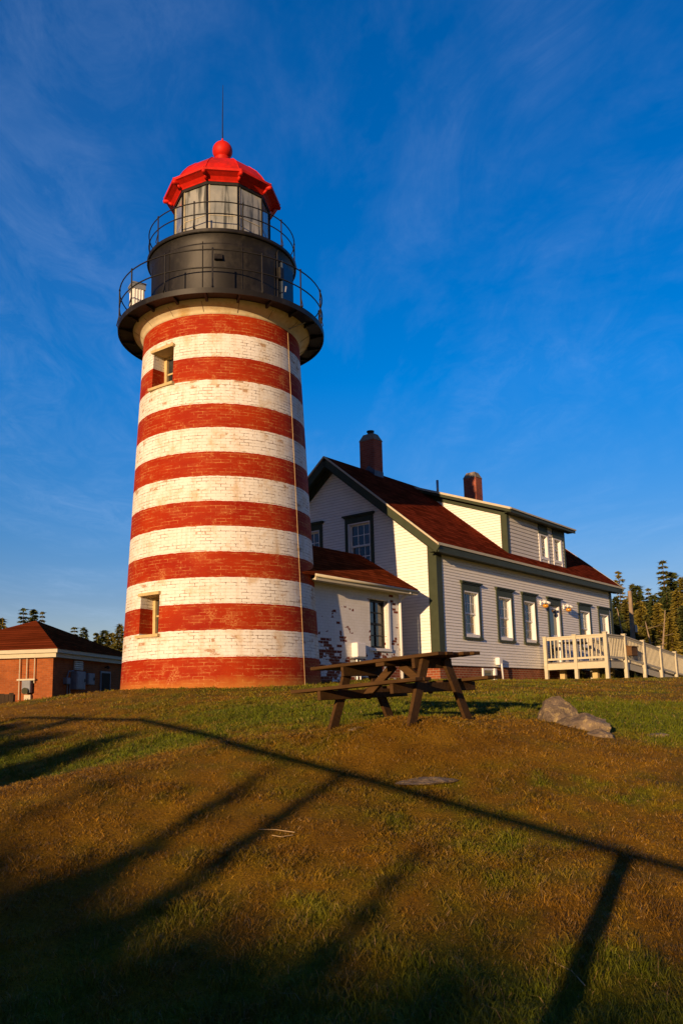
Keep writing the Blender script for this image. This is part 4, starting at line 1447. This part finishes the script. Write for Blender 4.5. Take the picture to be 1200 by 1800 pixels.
post(13.14, -2.48, 2.15)
post(13.14, -3.58, 2.16)
post(13.14, -4.66, 2.18)
rampu = [14.87, 16.72, 18.53, 20.32, 22.1, 23.9]
rampz = [2.19, 2.05, 1.90, 1.75, 1.60, 1.47]
for u_, z_ in zip(rampu, rampz):
    post(u_, -4.66, z_)
for u_, z_ in zip(rampu, rampz):
    post(u_, -3.42, z_)


def rail_panel(a, b, za, zb, low, name='railing'):
    """a, b: (u, v) ends; za, zb: floor heights; top rail, bottom rail, balusters"""
    m = MB()
    A, B = np.array(a, float), np.array(b, float)
    L = np.linalg.norm(B - A)
    t_ = (B - A) / L
    nrm = np.array([-t_[1], t_[0]])
    p = lambda k, h: (*(A + (B - A) * k), za + (zb - za) * k + h)
    m.bar(p(0, .86), p(1, .86), .085, .04)
    m.bar(p(0, .80), p(1, .80), .035, .08)
    m.bar(p(0, low), p(1, low), .035, .07)
    n = max(2, int(L / .135))
    for i in range(1, n):
        m.bar(p(i / n, low - .02), p(i / n, .78), .034, .034, side=(*t_, 0))
    m.build(name, M_DECK, DECK, DO)


rail_panel((13.14, -2.55), (13.14, -3.52), DFZ, DFZ, .10)
rail_panel((13.14, -3.64), (13.14, -4.60), DFZ, DFZ, .10)
rail_panel((13.20, -4.66), (14.81, -4.66), DFZ, DFZ, .10)
rz_ = [DFZ, DFZ - .15, DFZ - .30, DFZ - .45, DFZ - .58, DFZ - .66]
for i in range(5):
    rail_panel((rampu[i] + .06, -4.66), (rampu[i + 1] - .06, -4.66), rz_[i], rz_[i + 1], .10)
    rail_panel((rampu[i] + .06, -3.42), (rampu[i + 1] - .06, -3.42), rz_[i], rz_[i + 1], .10)
fl = MB()
nb_ = 16
for i in range(nb_):
    v0 = -4.60 + (2.24) * i / nb_
    fl.box((13.2, v0, DFZ - .04), (17.6 if v0 > -3.4 else 14.87, v0 + 2.24 / nb_ - .008, DFZ))
for i in range(60):
    k0, k1 = i / 60, (i + .93) / 60
    ua, ub_ = 14.88 + 9.0 * k0, 14.88 + 9.0 * k1
    za, zb = DFZ - .66 * k0, DFZ - .66 * k1
    fl.add([(ua, -4.58, za), (ub_, -4.58, zb), (ub_, -3.48, zb), (ua, -3.48, za), (ua, -4.58, za - .04), (ub_, -4.58, zb - .04), (ub_, -3.48, zb - .04), (ua, -3.48, za - .04)],
           [(0, 1, 2, 3), (4, 7, 6, 5), (0, 4, 5, 1), (2, 6, 7, 3), (0, 3, 7, 4), (1, 5, 6, 2)])
fl.build('deck_floor', M_FLOORW, DECK, DO)
sk = MB()
sk.box((13.12, -4.60, .98), (13.16, -2.40, DFZ - .045))
sk.box((13.20, -4.64, .98), (14.81, -4.60, DFZ - .045))
for i in range(5):
    a, b = (rampu[i] + .05, -4.61, rz_[i] - .16), (rampu[i + 1] - .05, -4.61, rz_[i + 1] - .16)
    sk.bar(a, b, .04, .22)
    sk.bar((a[0], -3.45, a[2]), (b[0], -3.45, b[2]), .04, .22)
sk.build('deck_skirt', M_DECK, DECK, DO)
for u_, v_ in ((14.0, -2.7), (14.0, -3.9), (15.4, -2.7), (15.4, -3.9), (16.9, -2.7), (17.4, -3.9)):
    MB().box((u_ - .09, v_ - .09, .4), (u_ + .09, v_ + .09, DFZ - .06)).build('deck_footing', M_CREAM, DECK, DO)
# handrail on the ramp side
hr = MB().tube([(14.0, -4.56, 2.02), (14.87, -4.56, 2.04), (23.9, -4.56, 1.36)], .018, 6)
hr.build('handrail', M_GALV, DECK, DO)
# wooden box sign on the ramp railing
p = uvw(14.95, -4.80, 1.42)
BX = thing('wooden_notice_box', p, YAW, 'small brown wooden box fixed to the outside of the ramp railing', 'box')
MB().box((-.08, -.10, 0), (.50, .08, .30)).build('box_body', M_SIGNWOOD, BX, bevel=.01)
MB().bar((-.12, -.14, .30), (-.12, .10, .36), .02, .02).box((-.11, -.13, .305), (.53, .10, .335)).build('lid', M_SIGNWOOD, BX)
# picnic table on the deck
p = uvw(14.6, -3.0, DFZ)
DT = thing('patio_table', p, YAW, 'dark slatted patio table behind the balusters of the deck', 'table')
m = MB()
for i in range(6):
    m.box((-.75, -.40 + .135 * i, .70), (.75, -.40 + .135 * i + .12, .735))
m.build('tabletop', M_FLOORW, DT)
for sx in (-.6, .6):
    for sy in (-.3, .3):
        MB().bar((sx, sy, 0), (sx, sy, .70), .06, .06).build('leg', M_GREYBOX, DT)

# ------------------------------------------------------------------ brick building at the left
BY = math.radians(82)
BO = (-10.40, 31.0, -0.9)
BLD = thing('brick_building', BO, BY, 'low orange brick building with brown hipped roof left of the lighthouse', 'building')
BL, BW, BE = 8.0, 6.0, 3.12                           # along x, along y, roof edge height
MB().box((.32, .32, 0), (BL - .32, BW - .32, BE - .20)).build('brick_wall', M_BLDG, BLD)
rb_ = MB()
pk = (BL / 2, BW / 2, BE + 1.5)
c4 = [(0, 0, BE), (BL, 0, BE), (BL, BW, BE), (0, BW, BE)]
for i in range(4):
    rb_.quad(c4[i], c4[(i + 1) % 4], pk)
rb_.build('hipped_roof', M_ROOF2, BLD)
ff = MB().box((.03, .03, BE - .14), (BL - .03, BW - .03, BE - .006)).box((.12, .12, BE - .30), (BL - .12, BW - .12, BE - .145))
ff.build('fascia', M_DECK, BLD)
# meter with conduits on the sunny side
mt = MB().box((.12, 1.08, 1.55), (.32, 1.42, 2.0))
mo = mt.build('meter_box', M_GREYBOX, BLD, bevel=.02)
MB().tube([(.20, 1.25, 1.62), (.04, 1.25, 1.62)], .12, 14).build('meter_dial', M_GLASS, mo)
cn = MB()
for y_, z0, z1 in ((1.30, 2.0, 2.85), (1.58, 1.3, 2.85), (1.0, 1.9, 2.8)):
    cn.tube([(.24, y_, z0), (.24, y_, z1)], 0.018, 6)
cn.box((.18, .95, 2.0), (.32, 1.65, 2.06)).box((.2, 1.1, 1.3), (.32, 1.35, 1.48))
cn.build('conduit', M_DECK, BLD)
dpz = MB().tube([(.26, 3.2, 2.9), (.26, 3.2, .1)], .04, 6)
dpz.build('downspout', M_DECK, BLD)
# electrical cabinets, louvre and door on the shaded side
for nm, s0, s1, z0, z1, dpt, mt_ in (('electrical_cabinet', 1.75, 2.55, 1.67, 2.36, .25, M_GREYBOX), ('electrical_cabinet', 2.85, 3.45, 1.87, 2.32, .22, M_GREYBOX), ('wall_louvre', 1.95, 2.7, 2.42, 2.78, .06, M_GALV), ('junction_box', 1.15, 1.45, 1.86, 2.1, .16, M_GREYBOX)):
    m = MB().box((s0, .32 - dpt, z0), (s1, .33, z1))
    if nm == 'wall_louvre':
        for k in range(4):
            m.bar((s0, .24, z0 + .06 + .08 * k), (s1, .24, z0 + .06 + .08 * k), .05, .02)
    o = m.build(nm, mt_, BLD, bevel=.012)
    if nm == 'electrical_cabinet':
        MB().box((s0 + .05, .32 - dpt - .012, z0 + .05), (s1 - .05, .32 - dpt - .003, z1 - .05)).build('cabinet_door', M_GREYBOX, o)
        MB().box((s1 - .12, .32 - dpt - .04, (z0 + z1) / 2 - .06), (s1 - .09, .32 - dpt - .012, (z0 + z1) / 2 + .06)).build('handle', M_BLACK, o)
cn = MB().tube([(1.35, .27, 2.1), (1.5, .27, 2.35), (1.9, .27, 2.38)], .025, 6).tube([(1.4, .27, 1.86), (1.4, .27, .3)], .025, 6).tube([(1.6, .27, 1.9), (1.6, .27, .3)], .03, 6)
cn.build('conduit', M_GREYBOX, BLD)
d = MB().box((4.5, .24, .3), (5.3, .33, 2.38))
do = d.build('side_door', M_DARKWOOD, BLD, bevel=.02)
MB().box((4.40, .27, .3), (4.495, .33, 2.46)).box((5.305, .27, .3), (5.40, .33, 2.46)).box((4.495, .27, 2.385), (5.305, .33, 2.46)).build('door_frame', M_GREYBOX, do)
MB().tube([(5.2, .24, 1.3), (5.2, .18, 1.3), (5.1, .18, 1.3)], .015, 5).build('handle', M_GALV, do)
MB().tube([(4.9, .32, 2.62), (4.9, .18, 2.66), (4.9, .15, 2.58)], [.03, .03, .07], 8).build('wall_lamp', M_BLACK, BLD)

# dark board screen at the left edge
fx, fy = -12.0, 27.2
FN = thing('board_screen', (fx, fy, gz(fx, fy) - .1), math.radians(4), 'dark brown upright board screen before the brick building', 'fence')
fh = .58 - (gz(fx, fy) - .1)
m = MB()
for i in range(22):
    m.box((-1.7 + .145 * i, 0, 0), (-1.7 + .145 * i + .138, .025, fh - .02 * ((i * 7) % 3)))
m.build('boards', M_DARKWOOD, FN)
MB().box((-1.7, .03, .25), (1.5, .07, .34)).box((-1.7, .03, fh - .3), (1.5, .07, fh - .21)).build('rail', M_DARKWOOD, FN)
for x_ in (-1.65, 1.40):
    MB().box((x_, .03, -.3), (x_ + .1, .13, fh - .05)).build('post', M_DARKWOOD, FN)

# ------------------------------------------------------------------ picnic table
TA = math.atan2(-.616, .788)
TB = thing('picnic_table', (.664, 10.065, -.235), 0, 'brown weathered wooden picnic table with attached benches on the mound', 'picnic table', rot=(0.02, math.radians(-2.9), TA))
X0, X1 = -1.08, .80
m = MB()
for i in range(5):
    e = (.0, .02, -.01, .05, .10)[i]
    m.box((X0 + .05 - .02 * (i % 2), -.375 + .152 * i, .70), (X1 + e, -.375 + .152 * i + .143, .738))
m.build('tabletop', M_TABLE, TB, bevel=.004)
for sg in (-1, 1):
    m = MB()
    for k in range(2):
        y0 = sg * .72 - .15 + .152 * k
        m.box((X0 + .15 + .02 * k, y0, .425), (X1 + .01 * k + (.06 if sg > 0 else 0), y0 + .144, .463))
    m.build('bench', M_TABLE, TB, bevel=.004)
for x_ in (-.52, .48):
    sx = 1 if x_ > 0 else -1
    MB().box((x_ - .02, -.40, .585), (x_ + .02, .40, .698)).build('top_crosspiece', M_TABLE, TB, bevel=.004)
    MB().box((x_ - .022, -.86, .318), (x_ + .022, .90, .423)).build('bench_crosspiece', M_TABLE, TB, bevel=.004)
    for sg in (-1, 1):
        m = MB().bar((x_ + sx * .043, sg * .21, .696), (x_ + sx * .043, sg * .625, -.06), .042, .135, side=(1, 0, 0))
        m.build('leg', M_TABLE, TB, bevel=.004)
    MB().bar((x_ - sx * .03, 0, .335), (sx * .06, 0, .66), .07, .09, side=(0, 1, 0)).build('diagonal_brace', M_TABLE, TB, bevel=.004)
MB().box((-.06, -.36, .655), (.06, .36, .698)).build('centre_batten', M_TABLE, TB, bevel=.004)


# ------------------------------------------------------------------ rocks
def rock(name, px_, d, size, seed, label, rz=0.0, sink=.35, top=1.0):
    g = pixground(*px_) if d is None else pix(px_[0], px_[1], d)
    z = gz(g[0], g[1])
    bm = bmesh.new()
    bmesh.ops.create_icosphere(bm, subdivisions=5, radius=1.0)
    rs = random.Random(seed)
    planes = []
    for i in range(11):
        n = Vector((rs.uniform(-1, 1), rs.uniform(-1, 1), rs.uniform(-.3, 1))).normalized()
        planes.append((n, rs.uniform(.58, .86)))
    off = Vector((seed * 3.1, seed * 1.7, seed))
    from mathutils import noise as mn
    for v in bm.verts:
        p = v.co.copy()
        for n, dd in planes:
            e = p.dot(n) - dd
            if e > 0:
                p -= n * e * .97
        k = mn.fractal(p * 2.2 + off, 1.0, 2.0, 6) * .08 - abs(mn.noise(p * 3.1 + off)) ** .5 * .035
        p += v.normal * k
        v.co = Vector((p.x * size[0], p.y * size[1], p.z * size[2]))
    me = bpy.data.meshes.new(name)
    bm.to_mesh(me)
    bm.free()
    me.polygons.foreach_set('use_smooth', [True] * len(me.polygons))
    me.set_sharp_from_angle(angle=math.radians(32))
    me.materials.append(M_ROCK)
    o = bpy.data.objects.new(name, me)
    COL.objects.link(o)
    o.location = (g[0], g[1], z - size[2] * sink * .3)
    o.rotation_euler = (0, 0, rz)
    tag(o, label, 'rock')
    return o


rock('boulder', (985, 1268), None, (.38, .28, .37), 3, 'rounded lichen covered boulder standing higher beside the flat slab on the mound', .4, .4)
rock('boulder', (1022, 1280), None, (.43, .26, .24), 8, 'low flat topped rock slab leaning against the rounded boulder', -.25, .3)
rock('boulder', (1058, 1294), None, (.20, .14, .09), 5, 'small low stone just in front of the rock slab', .2, .3)
rock('boulder', (1145, 1294), None, (.22, .13, .05), 12, 'flat brownish stone almost level with the turf right of the boulders', .1, .3)
rock('boulder', (748, 1372), None, (.34, .26, .035), 6, 'flat grey stone sunk in the turf in front of the picnic table', .5, .2)
rock('boulder', (628, 1282), None, (.10, .06, .03), 21, 'small pale stone beside the front foot of the picnic table', .3, .3)

# straw and twigs lying on the turf
for (pts, lab) in ((((455, 1464), (485, 1466), (518, 1469)), 'long pale dry straw lying on the brown turf'), (((478, 1474), (494, 1478), (515, 1473)), 'bent pale dry straw just below the long straw'),
                   (((975, 1702), (1005, 1718), (1028, 1742)), 'reddish dry twig lying near the bottom right corner')):
    P_ = [pixground(*q_) for q_ in pts]
    m = MB().tube([(p[0], p[1], p[2] + .022 + .008 * (i == 1)) for i, p in enumerate(P_)], .0032, 5)
    c0 = P_[1]
    o = m.build('straw' if 'straw' in lab else 'twig', M_TWIG, None, tuple(c0))
    o.location = tuple(c0)
    tag(o, lab, 'twig')

# ------------------------------------------------------------------ trees


def spruce_mesh(seed, h, r, whorls, dens, droop=.25, lean=0.0, bare=.08, ragged=.25):
    rs = random.Random(seed)
    vs, fs = [], []

    def leaf(c, d, s, l, w):
        o = len(vs)
        d = d.normalized()
        sd = d.cross(s)
        if sd.length < 1e-3:
            sd = Vector((1, 0, 0))
        sd.normalize()
        a = c - sd * w * .5
        b = c + sd * w * .5
        t = c + d * l
        m1 = c + d * l * .5 + sd * w * .42
        m0 = c + d * l * .5 - sd * w * .42
        vs.extend([a, b, m1, t, m0])
        fs.append((o, o + 1, o + 2, o + 3, o + 4))
    for i in range(whorls):
        k = i / (whorls - 1)
        z = h * (bare + (1 - bare) * (k ** .92))
        R = r * (1 - k) ** .82 * rs.uniform(1 - ragged, 1 + ragged * .5) + .06 * r
        n = rs.randint(5, 8) if k < .9 else 4
        a0 = rs.uniform(0, 6.28)
        for j in range(n):
            if rs.random() < ragged * .35:
                continue
            a = a0 + 6.283 * j / n + rs.uniform(-.25, .25)
            L = R * rs.uniform(.75, 1.15)
            dirv = Vector((math.cos(a), math.sin(a), 0))
            steps = max(3, int(L / r * dens * 2.3))
            for s_ in range(steps):
                q = (s_ + rs.uniform(.25, .9)) / steps
                p = dirv * (L * q) + Vector((0, 0, z - droop * L * q * (1 - .55 * q) + rs.uniform(-.03, .03) * h * .3))
                p.x += lean * z
                sz = (.11 + .10 * (1 - q)) * r * rs.uniform(.7, 1.3)
                for side in (-1, 1):
                    dd = dirv * rs.uniform(.5, 1) + Vector((-dirv.y, dirv.x, 0)) * side * rs.uniform(.4, 1.1) + Vector((0, 0, rs.uniform(-.55, .12)))
                    leaf(p, dd, Vector((rs.uniform(-.5, .5), rs.uniform(-.5, .5), 1)), sz * 1.6, sz * .48)
                leaf(p, dirv + Vector((0, 0, rs.uniform(-.8, -.1))), Vector((-dirv.y, dirv.x, rs.uniform(-.4, .4))), sz * 1.2, sz * .6)
    for s_ in range(5):
        leaf(Vector((lean * h, 0, h * .97)), Vector((rs.uniform(-.3, .3), rs.uniform(-.3, .3), 1)), Vector((1, rs.uniform(-1, 1), 0)), h * .05, h * .012)
    me = bpy.data.meshes.new('crown')
    me.from_pydata(vs, [], fs)
    me.materials.append(M_NEEDLE)
    return me


def trunk_mesh(h, rad, lean=0.0):
    m = MB()
    m.tube([(lean * z, 0, z) for z in (-.4, h * .3, h * .6, h * .97)], [rad, rad * .8, rad * .5, rad * .08], 7)
    me = bpy.data.meshes.new('trunk')
    me.from_pydata(m.v, [], m.f)
    me.materials.append(M_BARK)
    return me


VAR = [(spruce_mesh(1, 8, 1.7, 34, 5), trunk_mesh(8, .13)), (spruce_mesh(2, 8, 1.35, 36, 5, .35), trunk_mesh(8, .12)), (spruce_mesh(3, 8, 2.0, 30, 6, .2, .02), trunk_mesh(8, .14, .02)),
       (spruce_mesh(4, 8, 1.15, 19, 5, .3, 0, .2, .55), trunk_mesh(8, .13)), (spruce_mesh(5, 8, 1.6, 38, 6, .4), trunk_mesh(8, .13)), (spruce_mesh(6, 8, 1.1, 13, 3, .1, .03, .55, .8), trunk_mesh(8, .10, .03))]


def tree(x, y, z, h, var, label, group, wide=1.0, name='spruce_tree'):
    t = thing(name, (x, y, z), random.Random(int(x * 91 + y * 37)).uniform(0, 6.28), label, 'tree', group)
    s = h / 8
    t.scale = (s * wide, s * wide, s)
    for me, nm in zip(VAR[var], ('crown', 'trunk')):
        o = bpy.data.objects.new(nm, me)
        COL.objects.link(o)
        o.parent = t
    return t


def tree_px(x, ytop, d, var, label, group, wide=1.0, name='spruce_tree'):
    p = pix(x, ytop, d)
    z = gz(p[0], p[1])
    return tree(p[0], p[1], z - .1, p[2] - z + .1, var, label, group, wide, name)


GR_ = 'spruces at the wood edge right of the house'
RIGHT = [
    (1086, 1006, 62, 5, 'thin ragged spruce with a bare broken top behind the roof corner', 1.0),
    (1081, 1050, 58, 1, 'spruce half hidden behind the far end of the house wall', 1.2),
    (1110, 1028, 68, 1, 'slim pointed spruce rising right behind the weathered pole', 1.0),
    (1118, 1031, 63, 0, 'full warm brown spruce just right of the weathered pole', 1.1),
    (1138, 1036, 66, 3, 'small spiky spruce top between the pole and the tallest spruce', 1.0),
    (1147, 1048, 60, 0, 'low rounded spruce left of the foot of the tallest spruce', 1.2),
    (1127, 1058, 56, 2, 'bushy dark spruce in front of the spiky spruce, right of the pole', 1.0),
    (1099, 1054, 57, 4, 'dense spruce between the house corner and the pole', 1.1),
    (1163, 988, 60, 3, 'tallest spruce, a thin spire with bare spaced whorls', 1.15),
    (1179, 1008, 63, 0, 'broad golden spruce right beside the tallest spire', 1.05),
    (1172, 1036, 57, 2, 'full spruce standing before the tallest spire', .9),
    (1197, 1016, 61, 1, 'narrow spruce top at the right edge of the picture', 1.15),
    (1188, 1040, 55, 4, 'dense olive spruce under the narrow top at the right edge', 1.1),
    (1154, 1062, 53, 4, 'short dense spruce below the rounded one, above the ramp', 1.2),
    (1196, 1066, 50, 2, 'lowest bushy spruce at the right edge, just above the ramp railing', 1.15),
    (1176, 1078, 49, 0, 'short spruce above the last ramp posts, left of the lowest bushy one', 1.1),
    (1135, 1082, 50, 0, 'short dark spruce above the middle of the ramp', 1.2),
    (1108, 1086, 50, 4, 'short dark spruce behind the deck corner, below the pole', 1.2),
    (1088, 1078, 52, 2, 'bushy dark spruce beside the far window of the house', 1.0),
    (1216, 1018, 60, 0, 'spruce whose branches just reach in at the right edge', 1.1),
]
for x_, y_, d_, v_, lab, w_ in RIGHT:
    tree_px(x_, y_, d_, v_, lab, GR_, w_)
for i, (x_, y_, d_) in enumerate(((1075, 1072, 78), (1095, 1062, 80), (1122, 1066, 79), (1143, 1064, 81), (1165, 1052, 78), (1186, 1046, 80), (1205, 1050, 78), (1230, 1052, 76), (1110, 1092, 70), (1150, 1088, 70), (1180, 1082, 70), (1070, 1066, 88), (1086, 1070, 90), (1104, 1062, 88), (1116, 1070, 91), (1130, 1058, 89), (1137, 1072, 92), (1150, 1066, 88), (1158, 1058, 90), (1173, 1050, 88), (1181, 1064, 91), (1196, 1052, 89), (1214, 1052, 88), (1100, 1082, 84), (1126, 1086, 84), (1160, 1078, 84), (1196, 1076, 84))):
    tree_px(x_, y_, d_, (0, 2, 4)[i % 3], 'dark spruce deep in the wood right of the house, mostly hidden by the front spruces', 'spruces deep in the wood', 1.4)
GL_ = 'trees beyond the brick building'
LEFT = [(42, 1069, 70, 3, 'leftmost of three spiky spruces above the hipped roof peak', 1.3), (60, 1071, 72, 0, 'dense middle spruce of three above the hipped roof peak', .9), (75, 1075, 74, 3, 'small dark layered spruce right of the hipped roof peak', .9),
        (4, 1086, 68, 4, 'round topped spruce at the left edge above the hipped roof', 1.1), (131, 1102, 82, 3, 'thin bare treetop over the middle of the hipped roof', 1.5), (148, 1102, 80, 1, 'open treetop right of the thin bare one', 1.3),
        (171, 1112, 76, 2, 'warm brown spruce top over the low end of the hipped roof', .9), (184, 1107, 78, 0, 'golden spruce top nearest the middle of the gap before the lighthouse', 1.2), (196, 1112, 75, 4, 'olive spruce top between the golden one and the lighthouse', 1.2),
        (211, 1096, 72, 1, 'tall dark spruce touching the edge of the lighthouse', 1.4)]
for x_, y_, d_, v_, lab, w_ in LEFT:
    tree_px(x_, y_ + 2, d_, v_, lab, GL_, w_)
# bare dead trunks in the wood
for (xa, ya, xb, yb, d_, lab) in ((1084, 1070, 1092, 1118, 47, 'pale dead trunk leaning beside the far corner of the house'), (1168, 1072, 1166, 1098, 47, 'short pale dead trunk before the tallest spruce'), (1133, 1092, 1137, 1112, 46, 'slim pale dead trunk above the middle of the ramp')):
    a = pix(xa, ya, d_)
    b = pix(xb, yb, d_)
    zg = gz(b[0], b[1])
    k = (zg - .2 - a[2]) / (b[2] - a[2])
    b = a + (b - a) * k
    t = thing('dead_tree', (b[0], b[1], zg), 0, lab, 'tree', 'dead trunks at the wood edge')
    a_ = Vector(a) - Vector((b[0], b[1], zg))
    m = MB().tube([(0, 0, -.2), a_ * .5 + Vector((.05, 0, 0)), a_], [.07, .055, .02], 7)
    m.build('trunk', M_POLE, t)
    m = MB()
    rs_ = random.Random(int(xa))
    for i in range(9):
        q_ = a_ * rs_.uniform(.3, .95)
        an = rs_.uniform(0, 6.28)
        m.tube([q_, q_ + Vector((math.cos(an), math.sin(an), .2)) * rs_.uniform(.3, .7)], [.02, .006], 4)
    m.build('bare_branches', M_POLE, t)
# weathered pole
p = pix(1111, 1120, 42)
zg = gz(p[0], p[1])
top = pix(1105.5, 1039, 42)
PO = thing('utility_pole', (p[0], p[1], zg), 0, 'weathered bare wooden pole in front of the spruce wood right of the house', 'pole')
tl = Vector(top) - Vector((p[0], p[1], zg))
MB().tube([(0, 0, -.3), tl * .5, tl], [.125, .11, .095], 10).build('pole_shaft', M_POLE, PO, smooth=True, autosmooth=40)
MB().tube([tl * .62 + Vector((.16, -.05, 0)), tl * .62 + Vector((.16, -.05, -.35))], .07, 8).build('junction_can', M_GALV, PO)

# shrubs and weeds under the deck
rs_ = random.Random(4)
for i in range(9):
    u_, v_ = rs_.uniform(13.5, 17.5), rs_.uniform(-4.3, -2.6)
    p = uvw(u_, v_)
    zg = gz(p[0], p[1])
    m = MB()
    for k in range(50):
        a = rs_.uniform(0, 6.28)
        b0 = Vector((rs_.gauss(0, .12), rs_.gauss(0, .12), 0))
        tp = b0 + Vector((math.cos(a) * .12, math.sin(a) * .12, rs_.uniform(.15, .38)))
        w_ = Vector((-math.sin(a), math.cos(a), 0)) * .02
        m.quad(b0 - w_, b0 + w_, tp)
    o = m.build('weed_clump', M_NEEDLE, None)
    o.location = (p[0], p[1], zg - .02)
    tag(o, 'green weed clump growing in the shade under the wooden deck', 'weeds', 'weeds under the deck')

# ------------------------------------------------------------------ behind the viewpoint: the rail and the young spruces that shade the mound
tr_h = Vector((TRAVEL.x, TRAVEL.y, 0)).normalized()
tanE = math.tan(EL)


def back_along(px_, t):
    g = pixground(*px_)
    return Vector((g[0] - tr_h.x * t, g[1] - tr_h.y * t, g[2] + tanE * t))


RT0 = 8.6
ra, rm, rb2 = back_along((1195, 1527), RT0), back_along((640, 1369), RT0), back_along((150, 1264), RT0)
jn = back_along((1100, 1502), RT0)
RF = thing('rail_fence', (jn.x, jn.y, gz(jn.x, jn.y)), 0, 'tall timber rail on stout posts behind the viewpoint, casting its long shadow over the mound', 'fence')
o3 = (jn.x, jn.y, gz(jn.x, jn.y))
dirf = (rb2 - ra).normalized()
pts = [ra - dirf * 3.0, ra, jn, rm, back_along((400, 1301), RT0), back_along((250, 1266), RT0), rb2, rb2 + (rb2 - back_along((250, 1266), RT0)) * 1.2]
m = MB()
for A_, B_ in zip(pts[:-1], pts[1:]):
    m.bar(A_, B_, .05, .062)
m.build('rail', M_DARKWOOD, RF, o3)
for q_ in (jn, jn + dirf * -3.2, pts[-1]):
    zg = gz(q_.x, q_.y)
    MB().box((q_.x - .05, q_.y - .05, zg - .3), (q_.x + .05, q_.y + .05, q_.z + .02)).build('post', M_DARKWOOD, RF, o3)
CAST = [((602, 1362), 19, 1, .42), ((556, 1392), 21, 3, .36), ((472, 1356), 20, 1, .38), ((425, 1400), 22, 3, .45), ((278, 1308), 20, 1, .34), ((205, 1372), 32, 3, .5), ((742, 1496), 19, 3, .6), ((690, 1548), 20, 3, .55),
        ((140, 1262), 30, 1, .8), ((60, 1300), 34, 0, 1.2), ((225, 1292), 32, 4, .8), ((20, 1275), 34, 0, 1.2), ((150, 1325), 36, 2, 1.0), ((60, 1338), 36, 2, 1.2), ((100, 1292), 33, 4, 1.1),
        ((240, 1615), 38, 2, 1.0), ((120, 1530), 40, 2, 1.1), ((30, 1500), 40, 2, 1.2), ((345, 1660), 36, 4, .9), ((470, 1668), 36, 4, .8), ((200, 1680), 36, 2, 1.2), ((80, 1640), 38, 2, 1.2), ((575, 1668), 36, 4, .7),
        ((430, 1740), 34, 2, 1.2), ((540, 1770), 34, 2, 1.0), ((150, 1590), 39, 0, 1.3), ((20, 1590), 39, 0, 1.3), ((280, 1730), 34, 0, 1.3), ((100, 1730), 34, 0, 1.3), ((1080, 1778), 24, 4, 1.0), ((400, 1630), 38, 4, .9), ((500, 1700), 36, 4, .9), ((600, 1745), 34, 4, .9), ((840, 1660), 58, 3, .9), ((760, 1712), 60, 3, 1.0), ((905, 1735), 60, 4, .8), ((640, 1700), 55, 3, 1.0), ((1190, 1700), 58, 3, 1.0), ((700, 1770), 55, 4, .9)]
for px_, t_, v_, w_ in CAST:
    q_ = back_along(px_, t_)
    zg = gz(q_.x, q_.y)
    tree(q_.x, q_.y, zg - .1, q_.z - zg + .1, v_, 'young spruce behind the viewpoint, out of the picture, shading the front of the mound', 'young spruces behind the viewpoint', w_)
